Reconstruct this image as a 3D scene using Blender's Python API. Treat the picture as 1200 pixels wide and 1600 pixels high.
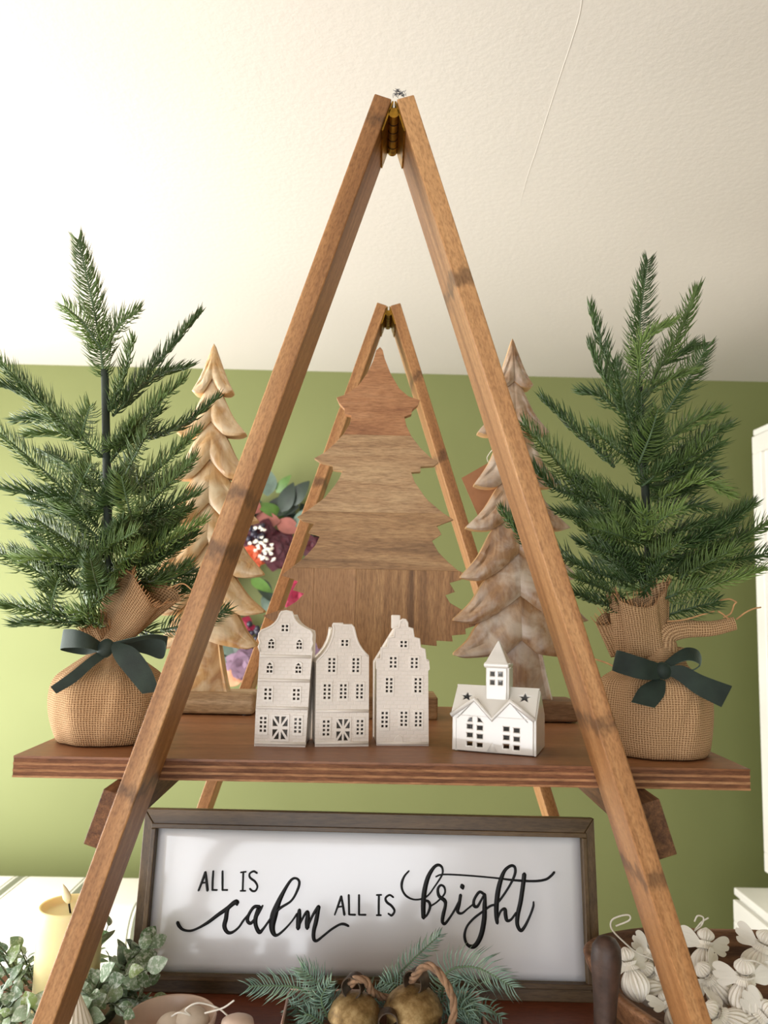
import bpy, bmesh, math, random
import numpy as np
from mathutils import Vector, Matrix, Euler
PI = math.pi
for o in list(bpy.data.objects): bpy.data.objects.remove(o)
SC = bpy.context.scene
C = SC.collection
# ------------------------------------------------------------------ camera
CAM = np.array([0.0, 0.0, 1.57])
RA = np.array([0.99970085, -0.01333263, 0.02050493])
RB = np.array([-0.02183516, -0.10877721, 0.99382632])
RC = np.array([0.01101985, 0.99397674, 0.10903579])
FPX = 1270.0
cd = bpy.data.cameras.new('camera'); cam = bpy.data.objects.new('camera', cd); C.objects.link(cam)
cd.sensor_fit = 'HORIZONTAL'; cd.sensor_width = 36; cd.lens = FPX / 1200 * 36
cd.clip_start = .02; cd.clip_end = 60
cd.dof.use_dof = True; cd.dof.focus_distance = .93; cd.dof.aperture_fstop = 11
cam.matrix_world = Matrix(((RA[0], RB[0], -RC[0], CAM[0]), (RA[1], RB[1], -RC[1], CAM[1]), (RA[2], RB[2], -RC[2], CAM[2]), (0, 0, 0, 1)))
SC.camera = cam
SC.view_settings.view_transform = 'Standard'; SC.view_settings.look = 'None'
SC.view_settings.gamma = 1; SC.view_settings.use_curve_mapping = False
SC.view_settings.exposure = 0.0
# ------------------------------------------------------------------ world and daylight
W = bpy.data.worlds.new('world'); SC.world = W; W.use_nodes = True
W.node_tree.nodes['Background'].inputs[0].default_value = (.75, .87, 1, 1)
W.node_tree.nodes['Background'].inputs[1].default_value = 1.0
def area(name, loc, rot, sx, sy, power, col):
    l = bpy.data.lights.new(name, 'AREA'); l.shape = 'RECTANGLE'; l.size = sx; l.size_y = sy
    l.energy = power; l.color = col
    o = bpy.data.objects.new(name, l); C.objects.link(o); o.location = loc; o.rotation_euler = rot
    return o
XL, XR, YF, YB, ZC = -2.1, 1.62, -2.3, 2.9, 2.4         # room shell
WIN_L = (0.35, 2.7, 0.55, 1.95)                            # window in the left wall (y0, y1, z0, z1)
WIN_F = (-2.0, 0.25, 0.35, 2.15)                            # window behind the camera (x0, x1, z0, z1)
area('daylight_left', (XL + .30, (WIN_L[0] + WIN_L[1]) / 2, (WIN_L[2] + WIN_L[3]) / 2), (0, -PI / 2 - .32, 0), WIN_L[3] - WIN_L[2], WIN_L[1] - WIN_L[0], 106, (1, .985, .955))
area('daylight_front', ((WIN_F[0] + WIN_F[1]) / 2, YF + .30, (WIN_F[2] + WIN_F[3]) / 2), (PI / 2 + .14, 0, 0), WIN_F[1] - WIN_F[0], WIN_F[3] - WIN_F[2], 56, (.985, .985, 1))
# ------------------------------------------------------------------ projection helpers (photo pixel + real depth -> world point)
def ray(u, v): return RC + (u - 600) / FPX * RA - (v - 800) / FPX * RB
def at(u, v, Y):
    r = ray(u, v); return CAM + r * (Y / r[1])
def on(u, v, z):
    r = ray(u, v); return CAM + r * ((z - CAM[2]) / r[2])
ZS = CAM[2] - .1566        # top of the upper shelf
ZL = CAM[2] - .47          # top of the lower shelf
# ------------------------------------------------------------------ mesh helpers
def lin(c):
    return tuple(((x / 255 / 12.92) if x / 255 <= .04045 else ((x / 255 + .055) / 1.055) ** 2.4) for x in c) + (1.0,)
WL = {}
class MB:
    def __init__(s): s.v = []; s.f = []; s.m = []; s.uv = None
    def add(s, vs, fs, m=0):
        b = len(s.v); s.v.extend([tuple(float(t) for t in p) for p in vs])
        s.f.extend([tuple(i + b for i in f) for f in fs]); s.m.extend([m] * len(fs)); return b
    def box(s, lo, hi, m=0, M=None):
        x0, y0, z0 = lo; x1, y1, z1 = hi
        vs = [(x0, y0, z0), (x1, y0, z0), (x1, y1, z0), (x0, y1, z0), (x0, y0, z1), (x1, y0, z1), (x1, y1, z1), (x0, y1, z1)]
        if M is not None: vs = [tuple(M @ Vector(p)) for p in vs]
        s.add(vs, [(0, 3, 2, 1), (4, 5, 6, 7), (0, 1, 5, 4), (1, 2, 6, 5), (2, 3, 7, 6), (3, 0, 4, 7)], m)
    def hexa(s, p, m=0):   # 8 points: bottom ring 4, top ring 4
        s.add(p, [(0, 3, 2, 1), (4, 5, 6, 7), (0, 1, 5, 4), (1, 2, 6, 5), (2, 3, 7, 6), (3, 0, 4, 7)], m)
    def tube(s, path, rad, n=8, m=0, cap=True):
        P = np.array(path, float); k = len(P)
        R = np.full(k, rad, float) if np.isscalar(rad) else np.array(rad, float)
        T = np.gradient(P, axis=0); T /= np.linalg.norm(T, axis=1)[:, None] + 1e-12
        up = np.array([0, 0, 1.]) if abs(T[0][2]) < .9 else np.array([1., 0, 0])
        nrm = np.cross(T[0], up); nrm /= np.linalg.norm(nrm)
        vs = []
        for i in range(k):
            nrm = nrm - T[i] * (nrm @ T[i]); nrm /= np.linalg.norm(nrm) + 1e-12
            bn = np.cross(T[i], nrm)
            for j in range(n):
                a = 2 * PI * j / n
                vs.append(P[i] + R[i] * (math.cos(a) * nrm + math.sin(a) * bn))
        fs = [(i * n + j, i * n + (j + 1) % n, (i + 1) * n + (j + 1) % n, (i + 1) * n + j) for i in range(k - 1) for j in range(n)]
        if cap: fs += [tuple(range(n - 1, -1, -1)), tuple((k - 1) * n + j for j in range(n))]
        s.add(vs, fs, m)
    def lathe(s, prof, n=32, c=(0, 0, 0), m=0, fn=None, cap=True, M=None):
        vs = []; k = len(prof)
        for i, (r, z) in enumerate(prof):
            for j in range(n):
                a = 2 * PI * j / n; rr = r if fn is None else fn(r, z, a)
                p = Vector((rr * math.cos(a), rr * math.sin(a), z))
                if M is not None: p = M @ p
                vs.append((p[0] + c[0], p[1] + c[1], p[2] + c[2]))
        fs = [(i * n + j, i * n + (j + 1) % n, (i + 1) * n + (j + 1) % n, (i + 1) * n + j) for i in range(k - 1) for j in range(n)]
        if cap: fs += [tuple(range(n - 1, -1, -1)), tuple((k - 1) * n + j for j in range(n))]
        s.add(vs, fs, m)
    def ell(s, c, r, n=16, k=10, m=0, M=None):
        prof = [(math.sin(PI * i / k), -math.cos(PI * i / k)) for i in range(k + 1)]
        prof[0] = (.02, -1); prof[-1] = (.02, 1)
        S = Matrix.Diagonal((r[0], r[1], r[2])).to_3x3()
        if M is not None: S = M.to_3x3() @ S
        s.lathe(prof, n, c, m, M=S)
    def build(s, name, mats, parent=None, smooth=False, org=None, local=False, angle=None):
        """vertices are world points; the object's origin is its parent's (or org)"""
        if parent is not None and not local: o0 = WL[parent]
        elif org is not None: o0 = np.array(org, float)
        else: o0 = np.zeros(3)
        me = bpy.data.meshes.new(name)
        V = np.array(s.v) - o0
        me.from_pydata(V.tolist(), [], s.f)
        mats = mats if isinstance(mats, (list, tuple)) else [mats]
        for q in mats: me.materials.append(q)
        if len(mats) > 1: me.polygons.foreach_set('material_index', s.m)
        if s.uv is not None:
            ul = me.uv_layers.new(name='UVMap'); idx = np.empty(len(me.loops), int); me.loops.foreach_get('vertex_index', idx)
            ul.data.foreach_set('uv', np.array(s.uv)[idx].ravel())
        if smooth: me.polygons.foreach_set('use_smooth', [True] * len(me.polygons))
        me.validate(); me.update()
        if angle is not None: me.set_sharp_from_angle(angle=math.radians(angle))
        o = bpy.data.objects.new(name, me); C.objects.link(o)
        o.parent = parent
        if parent is None: o.location = o0
        WL[o] = o0
        return o
def thing(name, label, cat, loc=(0, 0, 0), group=None, rot=None):
    o = bpy.data.objects.new(name, None); C.objects.link(o); o.empty_display_size = .02
    o.location = loc; WL[o] = np.array(loc, float)
    if rot: o.rotation_euler = rot
    return tag(o, label, cat, group)
def tag(o, label=None, cat=None, group=None, kind=None):
    if label: o['label'] = label
    if cat: o['category'] = cat
    if group: o['group'] = group
    if kind: o['kind'] = kind
    return o
def bev(o, w=.001, seg=2):
    m = o.modifiers.new('bevel', 'BEVEL'); m.width = w; m.segments = seg; m.limit_method = 'ANGLE'; m.angle_limit = math.radians(40)
    return o
def plate(outline, holes=(), thick=.004, bevel=0.0, res=2):
    """flat board: outline in (x, z), front face towards -y; returns verts, faces with y in [-thick, 0]"""
    cu = bpy.data.curves.new('plate', 'CURVE'); cu.dimensions = '2D'; cu.fill_mode = 'BOTH'
    cu.extrude = max(thick / 2 - bevel, 1e-6); cu.bevel_depth = bevel; cu.bevel_resolution = res; cu.offset = -bevel
    for loop in [outline] + list(holes):
        sp = cu.splines.new('POLY'); sp.points.add(len(loop) - 1)
        for q, (x, y) in zip(sp.points, loop): q.co = (x, y, 0, 1)
        sp.use_cyclic_u = True
    ob = bpy.data.objects.new('plate', cu)
    me = bpy.data.meshes.new_from_object(ob)
    vs = [(v.co.x, -thick / 2 - v.co.z, v.co.y) for v in me.vertices]
    fs = [tuple(p.vertices) for p in me.polygons]
    bpy.data.objects.remove(ob); bpy.data.curves.remove(cu); bpy.data.meshes.remove(me)
    return vs, fs
def spline(pts, n):
    """Catmull-Rom through pts"""
    P = np.array(pts, float); k = len(P)
    if k == 2: return np.array([P[0] + (P[1] - P[0]) * t for t in np.linspace(0, 1, n)])
    Q = np.vstack([2 * P[0] - P[1], P, 2 * P[-1] - P[-2]]); out = []
    for t in np.linspace(0, k - 1, n):
        i = min(int(t), k - 2); f = t - i; a, b, c, d = Q[i:i + 4]
        out.append(.5 * ((2 * b) + (-a + c) * f + (2 * a - 5 * b + 4 * c - d) * f * f + (-a + 3 * b - 3 * c + d) * f ** 3))
    return np.array(out)
def basis(zaxis, hint=(0, 0, 1)):
    z = Vector(zaxis).normalized(); h = Vector(hint)
    if abs(z.dot(h)) > .95: h = Vector((1, 0, 0))
    x = h.cross(z).normalized(); y = z.cross(x)
    return Matrix((x, y, z)).transposed()
# ------------------------------------------------------------------ materials
class NT:
    def __init__(s, name):
        s.mat = bpy.data.materials.new(name); s.mat.use_nodes = True; s.t = s.mat.node_tree
        s.b = s.t.nodes['Principled BSDF']
    def n(s, typ, ins=None, **kw):
        d = s.t.nodes.new(typ)
        for k, v in kw.items(): setattr(d, k, v)
        for k, v in (ins or {}).items():
            if isinstance(v, bpy.types.NodeSocket): s.t.links.new(v, d.inputs[k])
            else: d.inputs[k].default_value = v
        return d
    def set(s, **kw):
        for k, v in kw.items():
            k = k.replace('_', ' ')
            if isinstance(v, bpy.types.NodeSocket): s.t.links.new(v, s.b.inputs[k])
            else: s.b.inputs[k].default_value = v
    def ramp(s, fac, stops):
        r = s.n('ShaderNodeValToRGB', {0: fac}); e = r.color_ramp.elements
        while len(e) < len(stops): e.new(.5)
        for el, (p, c) in zip(e, stops): el.position = p; el.color = c
        return r.outputs[0]
    def math(s, op, a, b=0.0, c=0.0):
        return s.n('ShaderNodeMath', {0: a, 1: b, 2: c}, operation=op).outputs[0]
    def mix(s, f, a, b, mode='MIX'):
        d = s.n('ShaderNodeMix', data_type='RGBA', blend_type=mode)
        for i, v in ((0, f), (6, a), (7, b)):
            if isinstance(v, bpy.types.NodeSocket): s.t.links.new(v, d.inputs[i])
            else: d.inputs[i].default_value = v
        return d.outputs[2]
    def coords(s, scale=(1, 1, 1), rnd=True, kind='Object'):
        tc = s.n('ShaderNodeTexCoord').outputs[kind]
        if rnd:
            oi = s.n('ShaderNodeObjectInfo').outputs['Random']
            off = s.n('ShaderNodeVectorMath', {0: (3.1, 5.7, 2.3), 'Scale': oi}, operation='SCALE').outputs[0]
            tc = s.n('ShaderNodeVectorMath', {0: tc, 1: off}, operation='ADD').outputs[0]
        return s.n('ShaderNodeMapping', {'Vector': tc, 'Scale': scale}).outputs[0]
    def noise(s, vec, scale, detail=4, rough=.55, dist=0.0):
        return s.n('ShaderNodeTexNoise', {'Vector': vec, 'Scale': scale, 'Detail': detail, 'Roughness': rough, 'Distortion': dist}).outputs[0]
    def bump(s, h, strength=.3, dist=.001):
        s.set(Normal=s.n('ShaderNodeBump', {'Height': h, 'Strength': strength, 'Distance': dist}).outputs[0])
def plain(name, col, rough=.5, var=.12, vscale=8, bump=0, bscale=200, bdist=.001, **kw):
    m = NT(name); v = m.coords()
    f = m.noise(v, vscale)
    a = lin(tuple(min(255, c * (1 - var)) for c in col)); b = lin(tuple(min(255, c * (1 + var)) for c in col))
    m.set(Base_Color=m.ramp(f, [(.3, a), (.7, b)]), Roughness=rough, **kw)
    if bump: m.bump(m.noise(v, bscale, 3), bump, bdist)
    return m.mat
def wood(name, dark, mid, light, axis='Z', rings=14, fine=160, rough=.55, knots=0, speck=.35, coat=0.0, wob=2.0, spec=.4, dash_=.5):
    m = NT(name)
    st = {'X': (.07, 1, 1), 'Y': (1, .07, 1), 'Z': (1, 1, .07)}[axis]
    v = m.coords(st)
    big = m.noise(v, rings, 3, .5, wob)
    col = m.ramp(big, [(.28, lin(dark)), (.5, lin(mid)), (.72, lin(light))])
    fi = m.noise(m.coords({'X': (.14, 1, 1), 'Y': (1, .14, 1), 'Z': (1, 1, .14)}[axis]), fine * 1.6, 4, .7)
    col = m.mix(speck, col, m.ramp(fi, [(.3, (.25, .2, .16, 1)), (.62, (1, 1, 1, 1))]), 'MULTIPLY')
    if knots:
        raw = m.coords((1, 1, 1)); sz = m.n('ShaderNodeSeparateXYZ', {0: raw})
        wob2 = m.math('MULTIPLY', m.noise(raw, 60, 2), .03)
        zz = m.math('ADD', sz.outputs[{'X': 0, 'Y': 1, 'Z': 2}[axis]], wob2)
        vo = m.n('ShaderNodeTexVoronoi', {'W': zz, 'Scale': knots}, voronoi_dimensions='1D').outputs['Distance']
        k = m.ramp(m.math('ADD', vo, m.math('MULTIPLY', m.noise(m.coords((1, 1, .5)), 110, 3), .07)), [(.042, (1, 1, 1, 1)), (.078, (0, 0, 0, 1))])
        col = m.mix(m.math('MULTIPLY', k, .6), col, lin(tuple(c * .45 for c in dark)))
    if dash_:
        dash = m.noise(m.coords({'X': (.12 if not knots else .3, 1, 1), 'Y': (1, .12 if not knots else .3, 1), 'Z': (1, 1, .12 if not knots else .3)}[axis]), 620, 3, .6)
        col = m.mix(dash_, col, m.ramp(dash, [(.36, (.42, .34, .27, 1)), (.56, (1, 1, 1, 1))]), 'MULTIPLY')
    m.set(Base_Color=col, Roughness=rough, Coat_Weight=coat, Specular_IOR_Level=spec)
    m.bump(fi, .25, .0006)
    return m.mat
M = {}
M['leg'] = wood('stained_pine', (146, 100, 58), (178, 128, 80), (202, 154, 104), 'Z', 30, 330, .5, knots=4.0, speck=.3, wob=1.2)
M['batten'] = wood('stained_pine_batten', (84, 54, 32), (112, 76, 46), (138, 98, 62), 'Y', 60, 380, .65, speck=.55)
M['shelf_top'] = wood('stained_ply_face', (122, 78, 48), (146, 96, 60), (166, 114, 74), 'X', 12, 140, .45, speck=.25)
M['ply_a'] = wood('ply_layer_pale', (150, 104, 68), (174, 126, 86), (192, 146, 104), 'X', 40, 260, .7, speck=.5)
M['ply_b'] = wood('ply_layer_dark', (98, 60, 36), (124, 80, 52), (146, 98, 66), 'X', 60, 320, .75, speck=.6)
M['lower'] = wood('lower_shelf_stain', (88, 42, 24), (106, 54, 32), (122, 66, 40), 'X', 12, 140, .45, speck=.3)
M['frame'] = wood('sign_frame_stain', (70, 54, 34), (94, 74, 48), (118, 94, 62), 'X', 20, 200, .4, speck=.35)
M['framev'] = wood('sign_frame_stain_upright', (70, 54, 34), (94, 74, 48), (118, 94, 62), 'Z', 20, 200, .4, speck=.35)
M['brass'] = plain('aged_brass', (150, 112, 40), .35, .25, 120, Metallic=.9)
M['screw'] = plain('dark_screw', (40, 36, 34), .4, .1, 50, Metallic=.8)
# ------------------------------------------------------------------ room
def quad(name, pts, mat, kind='structure'):
    mb = MB(); mb.add(pts, [tuple(range(len(pts)))]); o = mb.build(name, mat); return tag(o, kind=kind)
mw = NT('green_emulsion'); v = mw.coords(rnd=False)
mw.set(Base_Color=mw.ramp(mw.noise(v, 1.4, 3), [(.3, lin((121, 127, 80))), (.7, lin((127, 133, 85)))]), Roughness=.6, Specular_IOR_Level=.3); mw.bump(mw.noise(v, 260, 3), .12, .0006)
mc = NT('ceiling_white'); v = mc.coords(rnd=False)
mc.set(Base_Color=mc.ramp(mc.noise(v, 1.1, 2), [(.3, lin((205, 199, 190))), (.7, lin((210, 204, 195)))]), Roughness=.75, Specular_IOR_Level=.2); mc.bump(mc.noise(v, 75, 4, .6), .4, .0018)
M['white_wall'] = plain('white_wall', (225, 218, 205), .7, .02, 3)
M['floor'] = wood('floor_boards', (120, 88, 60), (150, 112, 78), (170, 132, 96), 'Y', 6, 90, .5)
M['white_paint'] = plain('white_satin_paint', (232, 230, 222), .35, .02, 6)
def wall_box(name, lo, hi, mat, hole=None, axis=None):
    mb = MB()
    if hole is None: mb.box(lo, hi)
    else:
        a0, a1, z0, z1 = hole; i = 0 if axis == 'x' else 1
        def seg(a, b, c, d):
            l = list(lo); h = list(hi); l[i] = a; h[i] = b; l[2] = c; h[2] = d; mb.box(l, h)
        seg(lo[i], a0, lo[2], hi[2]); seg(a1, hi[i], lo[2], hi[2]); seg(a0, a1, lo[2], z0); seg(a0, a1, z1, hi[2])
    return tag(mb.build(name, mat), kind='structure')
wall_box('wall_back', (XL - .1, YB, 0), (XR + .1, YB + .1, ZC), mw.mat)
wall_box('wall_left', (XL - .1, YF, 0), (XL, YB, ZC), M['white_wall'], WIN_L, 'y')
wall_box('wall_right', (XR, YF, 0), (XR + .1, YB, ZC), mw.mat)
wall_box('wall_front', (XL - .1, YF - .1, 0), (XR + .1, YF, ZC), M['white_wall'], WIN_F, 'x')
ceil = wall_box('ceiling', (XL - .1, YF - .1, ZC), (XR + .1, YB + .1, ZC + .1), mc.mat)
wall_box('floor', (XL - .1, YF - .1, -.1), (XR + .1, YB + .1, 0), M['floor'])
# thin paper joint running along the ceiling
def onc(u, v): return on(u, v, ZC)
jp = [onc(910, -60), onc(908, 10), onc(893, 65), onc(878, 110), onc(852, 190), onc(838, 235), onc(823, 280), onc(806, 345)]
mb = MB(); mb.tube(spline(jp, 40) + np.array([0, 0, .0005]), [.0011] * 36 + [.0009, .0007, .0004, .0002], 6)
tag(mb.build('ceiling_joint', mc.mat, ceil), kind='structure')
gl = NT('window_glass'); gl.set(Base_Color=(1, 1, 1, 1), Roughness=.02, Transmission_Weight=1.0, IOR=1.1)
for k, (nm, fixed) in enumerate((('window_1', 'x'), ('window_2', 'y'))):
    mb = MB(); t = .05
    a0, a1, z0, z1 = WIN_L if fixed == 'x' else WIN_F
    def bx(a, b, c, d):
        if fixed == 'x': mb.box((XL - .08, a, c), (XL - .03, b, d))
        else: mb.box((a, YF - .08, c), (b, YF - .03, d))
    bx(a0, a1, z0, z0 + t); bx(a0, a1, z1 - t, z1); bx(a0, a0 + t, z0 + t, z1 - t); bx(a1 - t, a1, z0 + t, z1 - t)
    bx((a0 + a1) / 2 - .02, (a0 + a1) / 2 + .02, z0 + t, z1 - t)
    w = tag(mb.build(nm, M['white_paint']), kind='structure')
    for q in (0, 1):
        mb = MB(); b0, b1 = (a0 + t, (a0 + a1) / 2 - .02) if q == 0 else ((a0 + a1) / 2 + .02, a1 - t)
        if fixed == 'x': mb.box((XL - .058, b0, z0 + t), (XL - .052, b1, z1 - t))
        else: mb.box((b0, YF - .058, z0 + t), (b1, YF - .052, z1 - t))
        mb.build('pane', gl.mat, w)
# ------------------------------------------------------------------ A-frame stand
TA, GX, HZ = .3208, .0195, CAM[2] + .5
ALPHA = math.atan(TA)
LW, LT = .0174, .0772
stand = thing('a_frame_stand', 'tall stained pine stand of two hinged A-frames joined by dark battens', 'display stand', (.012, .95, 0))
def leg(xc, Y, side, GX, HZ):
    """side -1 left / +1 right; outer top corner at (xc+side*GX, HZ)"""
    ca, sa = math.cos(ALPHA), math.sin(ALPHA)
    top = Vector((xc + side * GX, Y, HZ)); L = HZ / ca + .02
    # local: z up along the leg, x towards the outside
    zax = Vector((-side * sa, 0, ca)); xax = Vector((side * ca, 0, sa))
    mb = MB()
    mb.box((-LW, 0, -L), (0, LT, 0)) if side > 0 else mb.box((0, 0, -L), (LW, LT, 0))
    o = mb.build('leg', M['leg'], stand, local=True)
    X = xax if side > 0 else -xax
    Mx = Matrix((X, Vector((0, 1, 0)), zax)).transposed()
    o.matrix_local = Matrix.Translation(top - Vector(WL[stand])) @ Mx.to_4x4()
    # trim at the floor
    o.data.vertices.foreach_get
    for vv in o.data.vertices:
        if vv.co.z < -.5:
            wz = top.z + X.z * vv.co.x
            vv.co.z = -(wz) / ca
    bev(o, .0012, 2)
    return top, X, zax
def hinge(xc, Y, GX, HZ):
    mb = MB()
    zc = HZ - .017
    mb.tube([(xc, Y + .004, zc), (xc, Y + LT - .004, zc)], .0052, 14)
    o = mb.build('hinge', M['brass'], stand, smooth=True, angle=40)
    for j in range(1, 5):
        g = MB(); yy = Y + .004 + (LT - .008) * j / 5; g.tube([(xc, yy - .0007, zc), (xc, yy + .0007, zc)], .00545, 14); g.build('hinge_seam', M['screw'], o)
    for s in (-1, 1):
        ca, sa = math.cos(ALPHA), math.sin(ALPHA)
        q = MB(); p0 = Vector((xc + s * (GX - LW / ca), 0, HZ - .001)); d = Vector((s * sa, 0, -ca)); n = Vector((-s * ca, 0, -sa)) * .0016
        a = p0 + d * .004; b = p0 + d * .036
        pts = [(*a.xz, 0)]
        V8 = []
        for yy in (Y + .004, Y + LT - .004):
            for p in (a, b, b + n, a + n): V8.append((p.x, yy, p.z))
        q.hexa(V8); q.build('hinge_leaf', M['brass'], o)
for xc, Y, gx_, hz_ in ((.0098, .7380, .0190, CAM[2] + .4885), (.0154, 1.3218, GX, HZ)):
    for s in (-1, 1): leg(xc, Y, s, gx_, hz_)
    hinge(xc, Y, gx_, hz_)
# battens bolted to the outside of the legs, running front to back under each shelf
def batten(side, ztop, w=.0195, h=.052, y0=.778, y1=1.39):
    ca, sa = math.cos(ALPHA), math.sin(ALPHA)
    xo = .0127 + side * (GX + TA * (HZ - ztop))
    p = Vector((xo, 0, ztop)); d = Vector((side * sa, 0, -ca)); n = Vector((side * ca, 0, sa))
    p = p + n * .0006
    # top outer corner is lifted to the shelf's underside
    V = []
    for yy in (y0, y1):
        for q in (p + d * (w * sa), p + d * (w * sa + h), p + d * (w * sa + h) + n * w, p + d * (w * sa) + n * w):
            V.append((q.x, yy, q.z))
    mb = MB(); mb.hexa(V); o = mb.build('batten', M['batten'], stand); bev(o, .001, 2)
for s in (-1, 1):
    batten(s, ZS - .0215); batten(s, ZL - .0215, y1=1.07)
def shelf(name, label, xc, w, y0, y1, ztop, top_mat, t=.0205):
    mb = MB(); x0, x1 = xc - w / 2, xc + w / 2
    mi0 = 0
    zs = [0, .0022, .0062, .0085, .0125, .0148, .0185, t]
    for i in range(7):
        ins = 0 if i % 2 == 0 else .0003
        mi = 0 if i == 0 else (1 if i % 2 else 2)
        mb.box((x0 + ins, y0 + ins, ztop - zs[i + 1]), (x1 - ins, y1 - ins, ztop - zs[i]), mi)
    o = mb.build(name, [top_mat, M['ply_b'], M['ply_a']], org=(xc, (y0 + y1) / 2, ztop - t)); return tag(o, label, 'shelf')
shelf('shelf_board', 'brown stained plywood shelf carrying the fir trees and white houses', .0138, .72, .8160, 1.2516, ZS, M['shelf_top'])
shelf('shelf_board', 'dark reddish brown lower shelf under the lettered sign', .0138, 1.06, .8160, 1.072, ZL, M['lower'])
# small lint tuft caught on the top of the right front leg
random.seed(4)
mb = MB(); c0 = at(624, 148, .752)
for k in range(34):
    p = c0 + np.array([random.uniform(-.004, .004), random.uniform(-.004, .004), 0.0004])
    pp = [p + np.array([random.uniform(-.003, .003), random.uniform(-.003, .003), random.uniform(0, .002) * j]) for j in range(3)]
    mb.tube(spline(pp, 5), .00022, 4, cap=False)
tag(mb.build('lint_tuft', plain('grey_lint', (70, 74, 84), .9), org=c0), 'tiny grey lint tuft on top of the front frame', 'lint')
#PART2
# ------------------------------------------------------------------ flat wooden tree made of glued boards
M['flat_a'] = wood('mango_board_red', (148, 98, 62), (178, 126, 84), (194, 146, 104), 'X', 26, 240, .5, speck=.35)
M['flat_b'] = wood('mango_board_tan', (150, 116, 82), (180, 144, 104), (200, 168, 126), 'X', 22, 240, .5, speck=.4)
M['flat_c'] = wood('mango_board_brown', (128, 96, 62), (166, 128, 86), (196, 160, 114), 'X', 22, 240, .5, speck=.45)
M['flat_d'] = wood('mango_board_upright', (122, 88, 54), (164, 122, 78), (200, 158, 108), 'Z', 26, 240, .5, speck=.45)
M['flat_e'] = wood('mango_board_plain', (146, 106, 68), (166, 124, 82), (180, 138, 96), 'Z', 9, 240, .5, speck=.22)
YT = 1.143                                   # front face of the flat tree
out = [(594, 542), (588, 547), (582.5, 565), (574, 583), (560, 602.5), (548, 611), (538, 617), (526, 621), (530, 630), (538, 638), (539, 647), (549, 649), (547, 662), (537, 678), (523, 693), (507, 707), (491, 716), (500, 722), (520, 727), (520, 734), (535, 736), (530, 748), (522, 760), (507, 778), (480, 798), (464, 808), (473, 814), (491, 818), (482, 832.5), (500, 837.5), (493, 852), (475, 872), (455, 887), (439, 899), (466, 907.5), (457.5, 922), (475, 927.5), (463, 940), (445, 951), (410, 962), (430, 972), (426, 982), (447, 985), (445, 996), (470, 997), (470, 1008), (494, 1004), (497, 1014), (520, 1008), (556, 1012), (556, 1092), (620, 1092), (620, 1012), (650, 1006), (663, 1007.5), (682.5, 1009.5), (682, 1001), (707.5, 1002.5), (706, 993), (728, 991), (727, 982.5), (745, 977), (757, 968), (722, 953), (703, 942), (696, 930), (711, 925), (702.5, 911), (738, 901), (715, 891), (700, 878), (685, 863), (675, 845), (690, 835), (682.5, 822), (709, 812), (693, 802), (670, 783), (663, 775), (648, 753), (642.5, 738), (657, 737), (657.5, 729), (678, 728), (685, 722.5), (673, 715), (657, 700), (642.5, 681), (635, 665), (632, 651), (643, 647), (644, 640), (652.5, 633), (656, 625), (638, 619), (624, 607), (610, 583), (601, 560), (598, 547)]
def clip(poly, nx, ny, d):
    """keep nx*x+ny*y <= d"""
    r = []; k = len(poly)
    for i in range(k):
        a, b = poly[i], poly[(i + 1) % k]; fa = nx * a[0] + ny * a[1] - d; fb = nx * b[0] + ny * b[1] - d
        if fa <= 0: r.append(a)
        if (fa < 0 < fb) or (fb < 0 < fa):
            t = fa / (fa - fb); r.append((a[0] + t * (b[0] - a[0]), a[1] + t * (b[1] - a[1])))
    return r
o2 = [tuple(at(u, v_, YT)[[0, 2]]) for u, v_ in out]
zc = [at(600, v_, YT)[2] for v_ in (680, 801, 890)]
xs = [at(555, 950, YT)[0], at(489, 950, YT)[0]]
base = np.array([at(588, 1100, YT)[0], YT + .011, ZS])
ft = thing('wooden_tree', 'flat mango wood tree of glued boards behind the white houses', 'ornament', base)
def board(name, poly, mat, th=.016, dy=0.0):
    vs, fs = plate(poly, (), th, .0003, 1); mb = MB(); mb.add([(x, YT + th + y + dy, z) for x, y, z in vs], fs); return mb.build(name, mat, ft)
board('board', clip(o2, 0, -1, -zc[0]), M['flat_a'])
board('board', clip(clip(o2, 0, 1, zc[0]), 0, -1, -zc[1]), M['flat_b'], dy=.0001)
board('board', clip(clip(o2, 0, 1, zc[1]), 0, -1, -zc[2]), M['flat_c'])
low = clip(o2, 0, 1, zc[2])
board('board', clip(low, 1, 0, xs[1] - .0001), M['flat_e'], dy=.0001)
board('board', clip(clip(low, -1, 0, -xs[1] - .0001), 1, 0, xs[0] - .0001), M['flat_e'])
board('board', clip(low, -1, 0, -xs[0] - .0001), M['flat_d'], dy=.0001)
mb = MB(); x0 = at(505, 1110, 1.108)[0]; x1 = at(684, 1110, 1.108)[0]
mb.box((x0, 1.108, ZS), (x1, 1.185, ZS + .030)); bev(mb.build('base_block', M['flat_c'], ft), .002, 2)
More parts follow.
